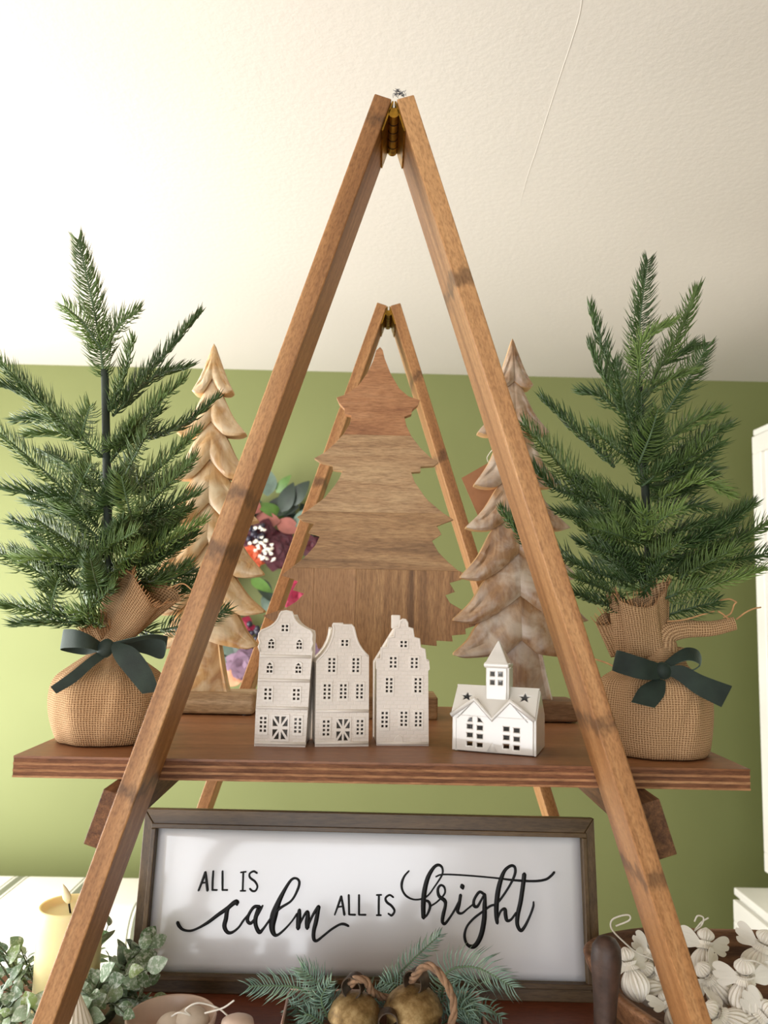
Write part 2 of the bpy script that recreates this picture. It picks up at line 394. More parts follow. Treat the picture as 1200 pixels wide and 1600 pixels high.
# ------------------------------------------------------------------ carved whitewashed trees
def carved_mat(name, a, b, c, white, wash):
    m = NT(name); v = m.coords((1, 1, .25))
    f = m.noise(v, 60, 5, .6, 1.5); g = m.noise(m.coords(), 22, 4, .6, .6)
    col = m.ramp(f, [(.3, lin(a)), (.5, lin(b)), (.7, lin(c))])
    col = m.mix(m.math('MULTIPLY', m.ramp(g, [(.42, (0, 0, 0, 1)), (.66, (1, 1, 1, 1))]), wash), col, lin(white))
    m.set(Base_Color=col, Roughness=.38, Specular_IOR_Level=.5, Coat_Weight=.15, Coat_Roughness=.3)
    m.bump(m.noise(m.coords((1, 1, .5)), 170, 4), .3, .0012); return m.mat
M['carve_l'] = carved_mat('whitewashed_wood_golden', (176, 126, 76), (205, 162, 108), (226, 192, 142), (240, 226, 196), .75)
M['carve_r'] = carved_mat('whitewashed_wood_grey', (118, 84, 56), (148, 112, 78), (172, 138, 104), (208, 196, 180), .62)
M['carve_edge'] = plain('pale_carved_edge', (196, 158, 112), .6, .12, 40)
M['block_l'] = wood('tree_base_limed', (164, 132, 98), (198, 168, 130), (218, 192, 158), 'X', 24, 220, .7, speck=.35)
M['block_r'] = wood('tree_base_brown', (110, 80, 54), (138, 104, 74), (160, 126, 94), 'X', 24, 220, .7, speck=.4)
def carved_tree(label, mat, bmat, cx_top, cx_bot, ytop, ybot, spine, tips, hws, notch, Yp, trunk, block, seed, hw_left=None):
    """traced tiers: spine bottoms, tip rows, half widths, notch half widths in photo pixels at depth Yp"""
    rnd = random.Random(seed)
    cx = lambda v_: cx_top + (cx_bot - cx_top) * (v_ - ytop) / (ybot - ytop)
    bx0, bx1, bt, bd = block
    root = thing('carved_tree', label, 'ornament', (at(cx(ybot), 1090, Yp)[0], Yp, ZS))
    TH = .020
    pv = ytop; pn = 0.0; pt = ytop
    for i in range(len(spine)):
        mb = MB(); NU, NV = 18, 9
        for side in (-1, 1):
            hw = hws[i] * (1 if side > 0 or hw_left is None else hw_left[i] / hws[i]); nn = notch[i] * (1 if side > 0 else hw / hws[i]); n0 = pn
            s0 = pv - (6 if i else 0); s1 = spine[i]; ty = tips[i]; ny = ty + (3 if i < len(spine) - 1 else -1)
            if i == 0: topc = spline([(0, s0), (hw * .30, s0 + (ty - s0) * .33), (hw * .64, s0 + (ty - s0) * .68), (hw * .98, ty - 4)], NU + 1)
            else: topc = spline([(0, s0), (n0 * .96, pt + 1), (n0 + (hw - n0) * .45, pt + (ty - pt) * .56), (hw * .99, ty - 3)], NU + 1)
            botc = spline([(0, s1), (nn * .55, s1 + (ny - s1) * .62), (nn * 1.05, ny), (hw * .80, ty + 4), (hw, ty)], NU + 1)
            fr = []; bk = []
            for a in range(NU + 1):
                for b in range(NV + 1):
                    t = b / NV; p = topc[a] * (1 - t) + botc[a] * t
                    uu = a / NU
                    bulge = math.sin(PI * t) ** .8 * (.0035 + .003 * math.sin(PI * uu)) * (1 - .5 * uu)
                    swoosh = .0048 * math.exp(-((t - .30 - .25 * uu) / .10) ** 2) * math.sin(PI * min(1, uu * 1.15))
                    ridge = -.0030 * math.exp(-(uu / .05) ** 2)
                    roll = .0030 * max(0, t - .90) / .10 + .0035 * max(0, uu - .92) / .08
                    dep = -(.0090 * t + bulge - swoosh + ridge * .5 - roll) + rnd.uniform(-.0004, .0004)
                    w = at(cx(p[1]) + side * p[0], p[1], Yp)
                    fr.append((w[0], Yp + dep, w[2])); bk.append((w[0], Yp + TH, w[2]))
            N1 = NV + 1; idx = lambda a, b: a * N1 + b
            F = []
            for a in range(NU):
                for b in range(NV):
                    q = (idx(a, b), idx(a + 1, b), idx(a + 1, b + 1), idx(a, b + 1)); F.append(q if side < 0 else q[::-1])
            mb.add(fr, F, 0)
            border = [idx(a, 0) for a in range(NU + 1)] + [idx(NU, b) for b in range(1, N1)] + [idx(a, NV) for a in range(NU - 1, -1, -1)]
            vs = [fr[k] for k in border] + [bk[k] for k in border]; L = len(border)
            F = [(k, k + 1, L + k + 1, L + k) for k in range(L - 1)]
            F = F if side > 0 else [f[::-1] for f in F]
            mb.add(vs, F, 1)
            mb.add([bk[k] for k in border], [tuple(range(L))], 1)
        o = mb.build('tier', [mat, M['carve_edge']], root, smooth=True, angle=42)
        pv = spine[i]; pn = notch[i]; pt = tips[i]
    # trunk
    (t0, w0), (t1, w1) = trunk
    mb = MB(); c0, c1 = cx(t0), cx(t1)
    sect = []
    for k in range(13):
        t = k / 12; v_ = t0 + (t1 - t0) * t; hw = w0 + (w1 - w0) * t ** 1.3; c = c0 + (c1 - c0) * t
        row = []
        for j, xx in enumerate((-1, -.93, -.8, -.4, 0, .4, .8, .93, 1)):
            p = at(c + hw * xx, v_, Yp); d = (.003, -.002, .0015, -.001, -.002, -.001, .0015, -.002, .003)[j]
            row.append((p[0], Yp + d + .002, p[2]))
        row += [(row[-1][0], Yp + TH, row[-1][2]), (row[0][0], Yp + TH, row[0][2])]
        sect.append(row)
    n = len(sect[0]); vs = [p for r in sect for p in r]
    fs = [(i * n + j, (i + 1) * n + j, (i + 1) * n + (j + 1) % n, i * n + (j + 1) % n) for i in range(12) for j in range(n)]
    mb.add(vs, fs); mb.build('trunk', mat, root, smooth=True, angle=42)
    mb = MB(); zt = ZS + bt
    mb.box((bx0, Yp - bd[0], ZS + .0015), (bx1, Yp + bd[1], zt)); bev(mb.build('base_block', bmat, root), .004, 3)
    for xx in (bx0 + .012, bx1 - .012):
        for yy in (Yp - bd[0] + .008, Yp + bd[1] - .008): mb = MB(); mb.lathe([(.004, 0), (.004, .0016)], 10, (xx, yy, ZS)); mb.build('felt_pad', M['screw'], root)
    return root
Yl = 1.130
lb = [at(257, 1100, 1.113)[0], at(396, 1100, 1.113)[0]]
carved_tree('golden carved wooden tree standing behind the left fir', M['carve_l'], M['block_l'], 334, 319, 536, 1080,
            [593, 659, 718, 786, 848, 908, 999], [612, 678, 745, 815, 898, 957, 1010], [31, 53, 62, 76, 87, 90, 80], [14, 22, 28, 34, 42, 48, 30],
            Yl, ((985, 20), (1088, 39)), (lb[0], lb[1], .0295, (.016, .045)), 3)
rb = [at(752, 1110, 1.098)[0], at(905, 1110, 1.098)[0]]
rt = carved_tree('greyish brown carved wooden tree standing behind the low white church', M['carve_r'], M['block_r'], 801, 817, 528, 1095,
            [597, 660, 725, 795, 864, 931, 1000], [603, 676, 758, 825, 903, 970, 1024], [29, 52, 66, 81, 92, 105, 106], [12, 22, 30, 40, 53, 64, 30],
            1.117, ((990, 30), (1103, 50)), (rb[0], rb[1], .0285, (.018, .045)), 5, [29, 58, 66, 81, 92, 105, 106])
# kraft card tag hanging behind the carved tree on a thread
M['kraft'] = plain('kraft_card', (158, 112, 78), .85, .05, 60, .15, 400, .0003)
M['string'] = plain('white_thread', (226, 220, 208), .9, .05, 60)
kp = [at(u, v_, 1.165) for u, v_ in ((721, 747), (765, 722), (800, 790), (752, 818))]
kt = thing('gift_tag', 'blank kraft card tag hanging behind the greyish carved tree', 'tag', kp[3])
mb = MB(); k2 = [(p[0], p[2]) for p in kp]; vs, fs = plate(k2, (), .0008); mb.add([(x, 1.165 + y, z) for x, y, z in vs], fs); mb.build('card', M['kraft'], kt)
mb = MB(); mb.tube(spline([at(764, 724, 1.1635), at(761, 716, 1.16), at(765, 708, 1.15), at(772, 700, 1.142)], 12), .0005, 6); mb.build('thread', M['string'], kt)
# ------------------------------------------------------------------ white ceramic tealight houses
def ceramic(name, col, rough, brick, coat):
    m = NT(name); v = m.coords(rnd=False)
    m.set(Base_Color=lin(col), Roughness=rough, Coat_Weight=coat, Coat_Roughness=.06)
    if brick:
        vv = m.n('ShaderNodeMapping', {'Vector': v, 'Rotation': (PI / 2, 0, 0)}).outputs[0]
        b = m.n('ShaderNodeTexBrick', {'Vector': vv, 'Scale': 1.0, 'Mortar Size': .0008, 'Mortar Smooth': 1.0, 'Brick Width': .0075, 'Row Height': .0040}).outputs['Fac']
        m.bump(m.math('SUBTRACT', 1.0, b), .32, .0008)
    else: m.bump(m.noise(v, 90, 3), .12, .0012)
    return m.mat
M['cer'] = ceramic('white_bisque_brick', (226, 217, 207), .5, True, .08)
M['cer_p'] = ceramic('white_bisque', (228, 220, 210), .45, False, .1)
M['glaze'] = ceramic('white_gloss_glaze', (222, 219, 212), .12, False, .8)
def pane_grid(cx, cz, nx, nz, px, pz, s):
    r = []
    for i in range(nx):
        for j in range(nz):
            x = cx + (i - (nx - 1) / 2) * px; z = cz + (j - (nz - 1) / 2) * pz
            r.append([(x - s, z - s), (x + s, z - s), (x + s, z + s), (x - s, z + s)])
    return r
def rect(x0, z0, x1, z1): return [(x0, z0), (x1, z0), (x1, z1), (x0, z1)]
KZ = .0001764
def ceramic_house(label, origin_px, zx0, zy0, Yp, rotz, outline, windows, door, bands, depth, body, chimney=None, extras=None):
    """outline etc. in zoomed-photo pixels (3.871 per photo pixel) relative to the base's left corner"""
    def L(x, y): return ((x - zx0 - .0206 * (zy0 - y)) * KZ, (zy0 - y) * KZ)
    p = on(*origin_px, ZS)
    root = thing('tealight_house', label, 'ornament', (p[0], p[1], ZS), 'narrow ceramic tealight houses', (0, 0, rotz))
    ol = [L(*q) for q in outline]; cxm = sum(q[0] for q in ol) / len(ol); ol_open = [(q[0] + (.0008 if q[0] < cxm else -.0008), q[1]) for q in ol if q[1] > .084]
    if sum(ol[i][0] * ol[(i + 1) % len(ol)][1] - ol[(i + 1) % len(ol)][0] * ol[i][1] for i in range(len(ol))) < 0: ol = ol[::-1]
    holes = []; wins = []
    for (x0, y0, x1, y1, nx, nz, arch) in windows:
        a = L(x0, y1); b = L(x1, y0); m_ = .0014
        wins.append((a, b, nx, nz, arch)); holes.append(rect(a[0] + m_, a[1] + m_, b[0] - m_, b[1] - m_))
    if door:
        a = L(door[0], door[3]); b = L(door[2], door[1]); holes.append(rect(a[0] + .001, a[1] + .001, b[0] - .001, b[1] - .001))
    vs, fs = plate(ol, holes, .0035, 0, 0)
    mb = MB(); mb.add([(x, y + .0035, z) for x, y, z in vs], fs); mb.build('facade', M['cer'], root, local=True, smooth=True, angle=35)
    for (a, b, nx, nz, arch) in wins:
        w, h = b[0] - a[0], b[1] - a[1]; cx, cz = (a[0] + b[0]) / 2, (a[1] + b[1]) / 2
        wo = rect(*a, *b)
        if arch:
            wo = [a, (b[0], a[1])] + [(cx + w / 2 * math.cos(t), b[1] - h * .25 + h * .25 * math.sin(t)) for t in np.linspace(0, PI, 9)]
            hs = pane_grid(cx, a[1] + h * .36, 2, 2, w * .42, h * .30, .00125) + [[(cx - w * .28, a[1] + h * .69), (cx + w * .28, a[1] + h * .69), (cx, a[1] + h * .87)]]
        else: hs = pane_grid(cx, cz, nx, nz, w * .42, h * .80 / nz, .00125)
        vs, fs = plate(wo, hs, .0022, .0002, 1)
        mb = MB(); mb.add([(x, y + .0010, z) for x, y, z in vs], fs); mb.build('window', M['cer_p'], root, local=True, smooth=True, angle=35)
    if door:
        a = L(door[0], door[3]); b = L(door[2], door[1]); w, h = b[0] - a[0], b[1] - a[1]; hs = []
        f = lambda x, z: (a[0] + w * x, a[1] + h * z)
        for sx in (0, 1):
            for sz in (0, 1):
                q = lambda x, z: f(x if sx == 0 else 1 - x, z if sz == 0 else 1 - z)
                hs.append([q(.18, .08), q(.44, .08), q(.44, .36)]); hs.append([q(.10, .16), q(.10, .44), q(.38, .44)])
        hs = [t if ((t[1][0] - t[0][0]) * (t[2][1] - t[0][1]) - (t[2][0] - t[0][0]) * (t[1][1] - t[0][1])) > 0 else t[::-1] for t in hs]
        vs, fs = plate(rect(*a, *b), hs, .0024, .0002, 1)
        mb = MB(); mb.add([(x, y + .0012, z) for x, y, z in vs], fs); mb.build('door', M['cer_p'], root, local=True, smooth=True, angle=35)
    for (x0, x1, y) in bands:
        a = L(x0, y); b = L(x1, y); mb = MB()
        mb.tube([(a[0], -.0002, a[1]), (b[0], -.0002, b[1])], .0017, 8); mb.build('cornice', M['cer_p'], root, local=True, smooth=True)
    tr = [q for q in ol_open]; mb = MB(); mb.tube([(x, .0008, z) for x, z in tr], .0014, 8); mb.build('gable_trim', M['cer_p'], root, local=True, smooth=True)
    # hollow body behind the facade: body is a list of (x, z) going round from the left base over the roof to the right base
    bl = [L(*q) for q in body]; mb = MB(); k = len(bl)
    vs = [(x, .003, z) for x, z in bl] + [(x, depth, z) for x, z in bl]
    fs = [(i, i + 1, k + i + 1, k + i) for i in range(k - 1)] + [tuple(range(2 * k - 1, k - 1, -1)), (0, k, 2 * k - 1, k - 1)]
    mb.add(vs, fs); o = mb.build('body', M['cer_p'], root, local=True); bev(o, .0012, 2)
    if chimney:
        x0, x1, y0, y1 = chimney; a = L(x0, y1); b = L(x1, y0); mb = MB()
        mb.box((a[0], .009, a[1]), (b[0], .020, b[1])); bev(mb.build('chimney', M['cer_p'], root, local=True), .0014, 3)
    for (kind, x0, y0, x1, y1) in (extras or []):
        a = L(x0, y1); b = L(x1, y0); w = b[0] - a[0]; cx = (a[0] + b[0]) / 2
        if kind == 'arch': ol2 = [a, (b[0], a[1])] + [(cx + w / 2 * math.cos(t), b[1] - w / 2 + w / 2 * math.sin(t)) for t in np.linspace(0, PI, 9)]
        else: ol2 = rect(*a, *b)
        vs, fs = plate(ol2, (), .0016, .0006, 1); mb = MB(); mb.add([(x, y + .0008, z) for x, y, z in vs], fs)
        mb.build('cellar_hatch', M['cer_p'], root, local=True, smooth=True, angle=35)
def arc(p0, p1, p2, n=5):
    P = np.array([p0, p1, p2], float); return [tuple((1 - t) ** 2 * P[0] + 2 * t * (1 - t) * P[1] + t * t * P[2]) for t in np.linspace(0, 1, n)]
o1 = [(62, 925), (68, 700), (78, 530), (86, 360), (76, 330), (86, 305), (76, 280), (78, 250)] + arc((92, 232), (190, 200), (204, 130), 7) + [(212, 117), (250, 111), (285, 117)] + arc((292, 135), (305, 195), (400, 228), 7) + [(413, 250), (408, 280), (416, 305), (404, 330), (410, 350), (396, 530), (386, 700), (372, 925)]
ceramic_house('tall white ceramic house with a scrolled neck gable, leftmost of the row', (397, 1166), 62, 925, .889, math.radians(-1), o1,
    [(210, 185, 270, 243, 2, 2, 0), (132, 270, 183, 346, 2, 2, 1), (305, 272, 353, 346, 2, 2, 1), (124, 412, 175, 494, 2, 2, 1), (300, 413, 350, 492, 2, 2, 1),
     (108, 565, 174, 660, 2, 3, 0), (283, 565, 345, 660, 2, 3, 0), (84, 732, 146, 856, 2, 4, 0), (292, 736, 358, 856, 2, 4, 0)],
    (160, 732, 276, 892), [(88, 400, 385), (80, 394, 530), (70, 384, 695), (66, 376, 905)], .047,
    [(64, 920), (80, 540), (90, 264)] + arc((98, 244), (195, 212), (214, 142), 6) + arc((282, 142), (300, 208), (396, 240), 6) + [(400, 264), (392, 540), (370, 920)])
o2h = [(437, 921), (440, 480), (440, 412)] + arc((452, 396), (536, 320), (546, 205), 7) + [(538, 190), (540, 180), (600, 178), (602, 186), (664, 186), (676, 200)] + arc((684, 230), (700, 320), (768, 375), 7) + [(768, 700), (766, 921)]
ceramic_house('white ceramic house with a smooth bell gable, middle of the row', (492, 1167), 437, 921, .893, math.radians(9), o2h,
    [(584, 268, 648, 322, 2, 2, 0), (502, 372, 570, 488, 2, 4, 0), (652, 372, 718, 488, 2, 4, 0), (474, 530, 542, 652, 2, 4, 0), (576, 530, 640, 648, 2, 4, 0), (676, 530, 742, 648, 2, 4, 0),
     (472, 745, 536, 872, 2, 4, 0), (680, 745, 744, 866, 2, 4, 0)],
    (556, 745, 660, 896), [(442, 764, 708), (440, 764, 900)], .048,
    [(439, 915), (442, 424)] + arc((455, 404), (540, 325), (550, 215), 6) + arc((672, 215), (696, 330), (764, 386), 6) + [(764, 915)])
o3 = [(804, 914), (806, 450), (800, 445), (800, 388), (830, 385), (832, 318), (872, 312), (876, 255), (912, 248), (916, 196), (944, 190), (950, 150), (966, 139), (992, 141), (1004, 160), (1006, 188), (1036, 196), (1044, 250), (1078, 258), (1084, 312), (1112, 322), (1118, 384), (1136, 392), (1140, 445), (1130, 455), (1130, 914)]
ceramic_house('white ceramic house with a stepped gable and chimney, rightmost of the row', (588, 1165), 804, 914, .909, math.radians(4), o3,
    [(944, 262, 1006, 320, 2, 2, 0), (876, 358, 942, 452, 2, 3, 0), (1008, 362, 1076, 452, 2, 3, 0), (850, 486, 916, 606, 2, 4, 0), (1030, 484, 1098, 604, 2, 4, 0),
     (824, 690, 886, 822, 2, 4, 0), (942, 690, 1008, 810, 2, 4, 0), (1032, 692, 1098, 812, 2, 4, 0)],
    None, [(806, 1128, 900)], .048,
    [(806, 908), (808, 420), (968, 160), (1128, 420), (1128, 908)], (905, 962, 112, 200), [('arch', 915, 850, 972, 905), ('r', 1015, 868, 1080, 902)])
# low glazed church
cp = on(706, 1173, ZS)
ch = thing('tealight_church', 'low glossy white ceramic church with a small tower and star cut-outs', 'ornament', (cp[0], cp[1], ZS), None, (0, 0, math.radians(-20)))
K6 = .000683 / 5.714 * 1.0
cw, cdp, ce, cr = .0865, .060, .0365, .0655      # width, depth, eaves, ridge
def church_part(name, outline, holes, th, Mx, bevel=.0012):
    vs, fs = plate(outline, holes, th, bevel, 2); mb = MB(); mb.add([tuple(Mx @ Vector(p)) for p in vs], fs)
    return mb.build(name, M['glaze'], ch, local=True, smooth=True, angle=35)
g1, g2, gh = .0240, .0620, .0545
fo = [(0, .001), (cw, .001), (cw, ce), (g2, gh), ((g1 + g2) / 2, .0345), (g1, gh), (0, ce)]
hs = []
for (cx, arch) in ((g1 + .0005, True), (g2 + .0015, False)):
    for c_ in range(2):
        for r_ in range(3):
            x = cx + (c_ - .5) * .0108; z = .0088 + r_ * .0088 - .0008 * c_
            hs.append(rect(x - .0029, z - .0021, x + .0029, z + .0021))
    if arch:
        x = cx; z = .0318
        hs.append([(x - .0080, z), (x - .0032, z)] + [(x - .0032, z + .0042), (x - .0055, z + .0032)])
        hs.append([(x + .0032, z), (x + .0080, z), (x + .0055, z + .0032), (x + .0032, z + .0042)])
church_part('front_wall', fo, hs, .0035, Matrix.Translation((0, .0035, 0)))
# gable mouldings
mb = MB()
for pts in ([(-.001, ce), (g1, gh), ((g1 + g2) / 2, .0345), (g2, gh), (cw + .001, ce)],):
    mb.tube(spline([(x, -.0005, z + .0008) for x, z in pts], 5), .0026, 10)
mb.build('gable_moulding', M['glaze'], ch, local=True, smooth=True)
so = [(0, .001), (cdp, .001), (cdp, ce), (cdp / 2, cr - .001), (0, ce)]
Ms = Matrix.Translation((cw, 0, 0)) @ Matrix.Rotation(PI / 2, 4, 'Z')
church_part('end_wall', so, [], .003, Ms)
sw = pane_grid(cdp * .52, .021, 2, 2, .0062, .0092, .0018)
for q in sw:
    vs, fs = plate(q, (), .0012, .0004, 1); mb = MB(); mb.add([tuple(Ms @ Vector((x, y + .0004 - .0008, z))) for x, y, z in vs], fs); mb.build('relief_pane', M['glaze'], ch, local=True, smooth=True)
church_part('end_wall', so, [], .003, Matrix.Translation((.003, 0, 0)) @ Matrix.Rotation(PI / 2, 4, 'Z'))
church_part('back_wall', rect(0, .001, cw, ce), [], .003, Matrix.Translation((0, cdp, 0)))
th_ = math.atan2(cr - ce, cdp / 2); rl = math.hypot(cr - ce, cdp / 2)
def star(cx, cz, r): return [(cx + (r if k % 2 == 0 else r * .42) * math.sin(k * PI / 5), cz + (r if k % 2 == 0 else r * .42) * math.cos(k * PI / 5)) for k in range(10)][::-1]
ro = rect(-.0018, -.001, cw + .0018, rl)
Mr = Matrix.Translation((0, .0022, ce)) @ Matrix.Rotation(-(PI / 2 - th_), 4, 'X')
church_part('roof', ro, [star(.0115, rl * .60, .0062), star(cw - .0125, rl * .66, .0066)], .003, Mr)
Mb = Matrix.Translation((cw, cdp - .0022, ce)) @ Matrix.Rotation(PI, 4, 'Z') @ Matrix.Rotation(-(PI / 2 - th_), 4, 'X')
church_part('roof', ro, [], .003, Mb)
# front gable roofs
for gx in (g1, g2):
    mb = MB(); half = .0190
    P = [(gx - half, 0, gh - .0195), (gx, 0, gh), (gx + half, 0, gh - .0195)]
    yb = lambda z: .002 + (z - ce) / (cr - ce) * cdp / 2
    Q = [(p[0], yb(p[2]) + .001, p[2]) for p in P]
    mb.add(P + Q, [(0, 1, 4, 3), (1, 2, 5, 4)]); o = mb.build('gable_roof', M['glaze'], ch, local=True, smooth=True, angle=40)
    sm = o.modifiers.new('solid', 'SOLIDIFY'); sm.thickness = .0015; sm.offset = -1
tx, tw, ty = .0440, .0115, .0165     # tower: centre, half width, front y
t0, t1 = .047, .0885
tp = pane_grid(tx, .0765, 2, 2, .0088, .0090, .0023)
church_part('tower_wall', rect(tx - tw, t0, tx + tw, t1), tp, .003, Matrix.Translation((0, ty + .003, 0)))
for sx in (-1, 1): church_part('tower_wall', rect(0, t0, .0225, t1), [], .0025, Matrix.Translation((tx + sx * tw + (.0 if sx > 0 else .0025), ty, 0)) @ Matrix.Rotation(PI / 2, 4, 'Z'))
church_part('tower_wall', rect(tx - tw, t0, tx + tw, t1), [], .0025, Matrix.Translation((0, ty + .0230, 0)))
mb = MB(); e = tw + .0022
sq = lambda h, z: [(tx - h, ty + .0115 - h, z), (tx + h, ty + .0115 - h, z), (tx + h, ty + .0115 + h, z), (tx - h, ty + .0115 + h, z)]
vs = sq(e - .001, t1 - .001) + sq(e, t1 + .0015) + sq(e - .0006, t1 + .0042) + sq(e - .002, t1 + .0052) + sq(.0008, t1 + .0275)
fs = [(i * 4 + j, i * 4 + (j + 1) % 4, (i + 1) * 4 + (j + 1) % 4, (i + 1) * 4 + j) for i in range(4) for j in range(4)] + [(3, 2, 1, 0), (16, 17, 18, 19)]
mb.add(vs, fs); o = mb.build('spire', M['glaze'], ch, local=True, smooth=True, angle=35); bev(o, .001, 2)
mb = MB(); mb.add([(cw * .5 - .006, -.0002, .0022), (cw * .5 + .006, -.0002, .0022), (cw * .5 + .004, -.0018, .003), (cw * .5, -.0004, .012), (cw * .5 - .004, -.0018, .003)], [(0, 2, 3), (2, 1, 3), (0, 4, 3), (0, 1, 2), (0, 2, 4)])
mb.build('relief_bush', M['glaze'], ch, local=True, smooth=True)
#PART3
# ------------------------------------------------------------------ artificial fir trees in burlap bags
def needle_mat(name, dark, mid, tip):
    m = NT(name); v = m.coords()
    g = m.noise(v, 35, 3); h = m.noise(m.coords(), 600, 2)
    col = m.ramp(g, [(.3, lin(dark)), (.52, lin(mid)), (.75, lin(tip))])
    col = m.mix(.25, col, m.ramp(h, [(.3, lin(dark)), (.7, lin(tip))]))
    m.set(Base_Color=col, Roughness=.42, Specular_IOR_Level=.45); return m.mat
M['needle'] = needle_mat('fir_needle', (60, 82, 38), (88, 112, 56), (118, 142, 76))
M['needle_d'] = needle_mat('fir_needle_deep', (46, 68, 36), (68, 94, 48), (92, 118, 62))
M['needle_l'] = needle_mat('fir_needle_young', (86, 112, 54), (114, 140, 70), (140, 166, 92))
M['stem'] = plain('fir_stem', (84, 104, 74), .6, .2, 60, .3, 300)
M['trunk'] = plain('wrapped_trunk', (36, 46, 34), .7, .2, 60, .5, 400, .001)
def needles(path, nl, rs, normal=None, step=.0029, rows=6, flat=.35, taper=1.0, wid=.00102, spread=(66, 38)):
    """needle triangles along a 3-D path: arrays of verts, faces"""
    P = np.array(path); seg = np.linalg.norm(np.diff(P, axis=0), axis=1); L = seg.sum(); cum = np.r_[0, np.cumsum(seg)]
    n = max(4, int(L / step)); V = []; F = []
    rng = np.random.RandomState(rs)
    for i in range(n):
        t = (i + .5) / n; s = t * L
        p = np.array([np.interp(s, cum, P[:, k]) for k in range(3)])
        T = np.array([np.interp(min(L, s + .004), cum, P[:, k]) for k in range(3)]) - np.array([np.interp(max(0, s - .004), cum, P[:, k]) for k in range(3)])
        T /= np.linalg.norm(T) + 1e-9
        N = np.array(normal if normal is not None else (0, -.55, .83)); N = N - T * (N @ T); N /= np.linalg.norm(N) + 1e-9
        B = np.cross(T, N)
        k = rows // 2
        for side in (-1, 1):
            for r in range(k):
                base_a = 84 if k == 1 else (58 + r * 36) if k == 2 else 38 + r / max(1, k - 1) * 72 * (1 - flat * .5)
                ang = math.radians(base_a + rng.uniform(-16, 16)) * side
                inc = math.radians(spread[0] + (spread[1] - spread[0]) * t ** 2 + rng.uniform(-9, 9))
                l = nl * rng.uniform(.78, 1.1) * (1 - .45 * max(0, t - .55) / .45 * taper) * (.65 + .35 * min(1, t / .12))
                rad = N * math.cos(ang) + B * math.sin(ang)
                d = T * math.cos(inc) + rad * math.sin(inc)
                q1 = p + d * l * .5; q2 = p + d * l * .88 + (T * .22 + N * .10) * l
                e = np.cross(d, T); e /= np.linalg.norm(e) + 1e-9; f = np.cross(d, e)
                w = wid * rng.uniform(.85, 1.15)
                b = len(V)
                for c, ww in ((p, w * .8), (q1, w)):
                    V += [c + e * ww, c - e * ww * .5 + f * ww * .6, c - e * ww * .5 - f * ww * .6]
                V.append(q2)
                for j in range(3):
                    j2 = (j + 1) % 3
                    F += [(b + j, b + j2, b + 3 + j2, b + 3 + j), (b + 3 + j, b + 3 + j2, b + 6)]
    return V, F
def fir_branch(root, pts, nl, seed, mat='needle', normal=None, rows=6, stem_r=.0016, flat=.35, step=.0029, wid=.00102):
    path = spline(pts, 14)
    mb = MB(); mb.tube(path, np.linspace(stem_r, stem_r * .5, 14), 6); o = mb.build('branch', M['stem'], root, smooth=True)
    V, F = needles(path, nl, seed, normal, step=step, rows=rows, flat=flat, wid=wid)
    mb = MB(); mb.v = [tuple(q) for q in V]; mb.f = F; mb.m = [0] * len(F)
    nd = mb.build('needles', M[mat], o, smooth=True); nd['kind'] = 'stuff'
def burlap_mat(name, a, b, c):
    m = NT(name); uv = m.n('ShaderNodeTexCoord').outputs['UV']
    nz = m.n('ShaderNodeTexNoise', {'Vector': uv, 'Scale': 45.0, 'Detail': 3.0})
    off = m.n('ShaderNodeVectorMath', {0: nz.outputs['Color'], 'Scale': .0028}, operation='SCALE').outputs[0]
    p = m.n('ShaderNodeVectorMath', {0: uv, 1: off}, operation='ADD').outputs[0]
    sx = m.n('ShaderNodeSeparateXYZ', {0: p}); k = PI / .0023
    hu = m.math('ABSOLUTE', m.math('SINE', m.math('MULTIPLY', sx.outputs[0], k)))
    hv = m.math('ABSOLUTE', m.math('SINE', m.math('MULTIPLY', sx.outputs[1], k)))
    sgn = m.math('GREATER_THAN', m.math('MULTIPLY', m.math('SINE', m.math('MULTIPLY', sx.outputs[0], k / 2)), m.math('SINE', m.math('MULTIPLY', sx.outputs[1], k / 2))), 0.0)
    top = m.math('MAXIMUM', hu, hv)
    h = m.math('ADD', m.math('MULTIPLY', top, .7), m.math('MULTIPLY', m.math('ADD', m.math('MULTIPLY', sgn, hu), m.math('MULTIPLY', m.math('SUBTRACT', 1.0, sgn), hv)), .3))
    col = m.ramp(h, [(.45, lin(a)), (.72, lin(b)), (.95, lin(c))])
    fz = m.noise(uv, 900, 3)
    col = m.mix(.3, col, m.ramp(fz, [(.3, lin(a)), (.7, lin(c))]))
    m.set(Base_Color=col, Roughness=.95, Specular_IOR_Level=.1); m.bump(h, .8, .0012); return m.mat
M['burlap'] = burlap_mat('burlap', (104, 74, 48), (172, 134, 96), (204, 168, 128))
M['jute'] = plain('jute_thread', (186, 142, 98), .95, .15, 80)
vel = NT('green_velvet'); vv = vel.coords()
vel.set(Base_Color=vel.ramp(vel.noise(vv, 50, 4), [(.3, lin((20, 33, 27))), (.7, lin((36, 52, 43)))]), Roughness=.75, Sheen_Weight=.3, Sheen_Roughness=.35, Sheen_Tint=lin((150, 190, 170)))
vel.bump(vel.noise(vel.coords(), 900, 2), .3, .0005)
M['velvet'] = vel.mat
M['velvet_edge'] = plain('velvet_selvedge', (84, 104, 92), .8)
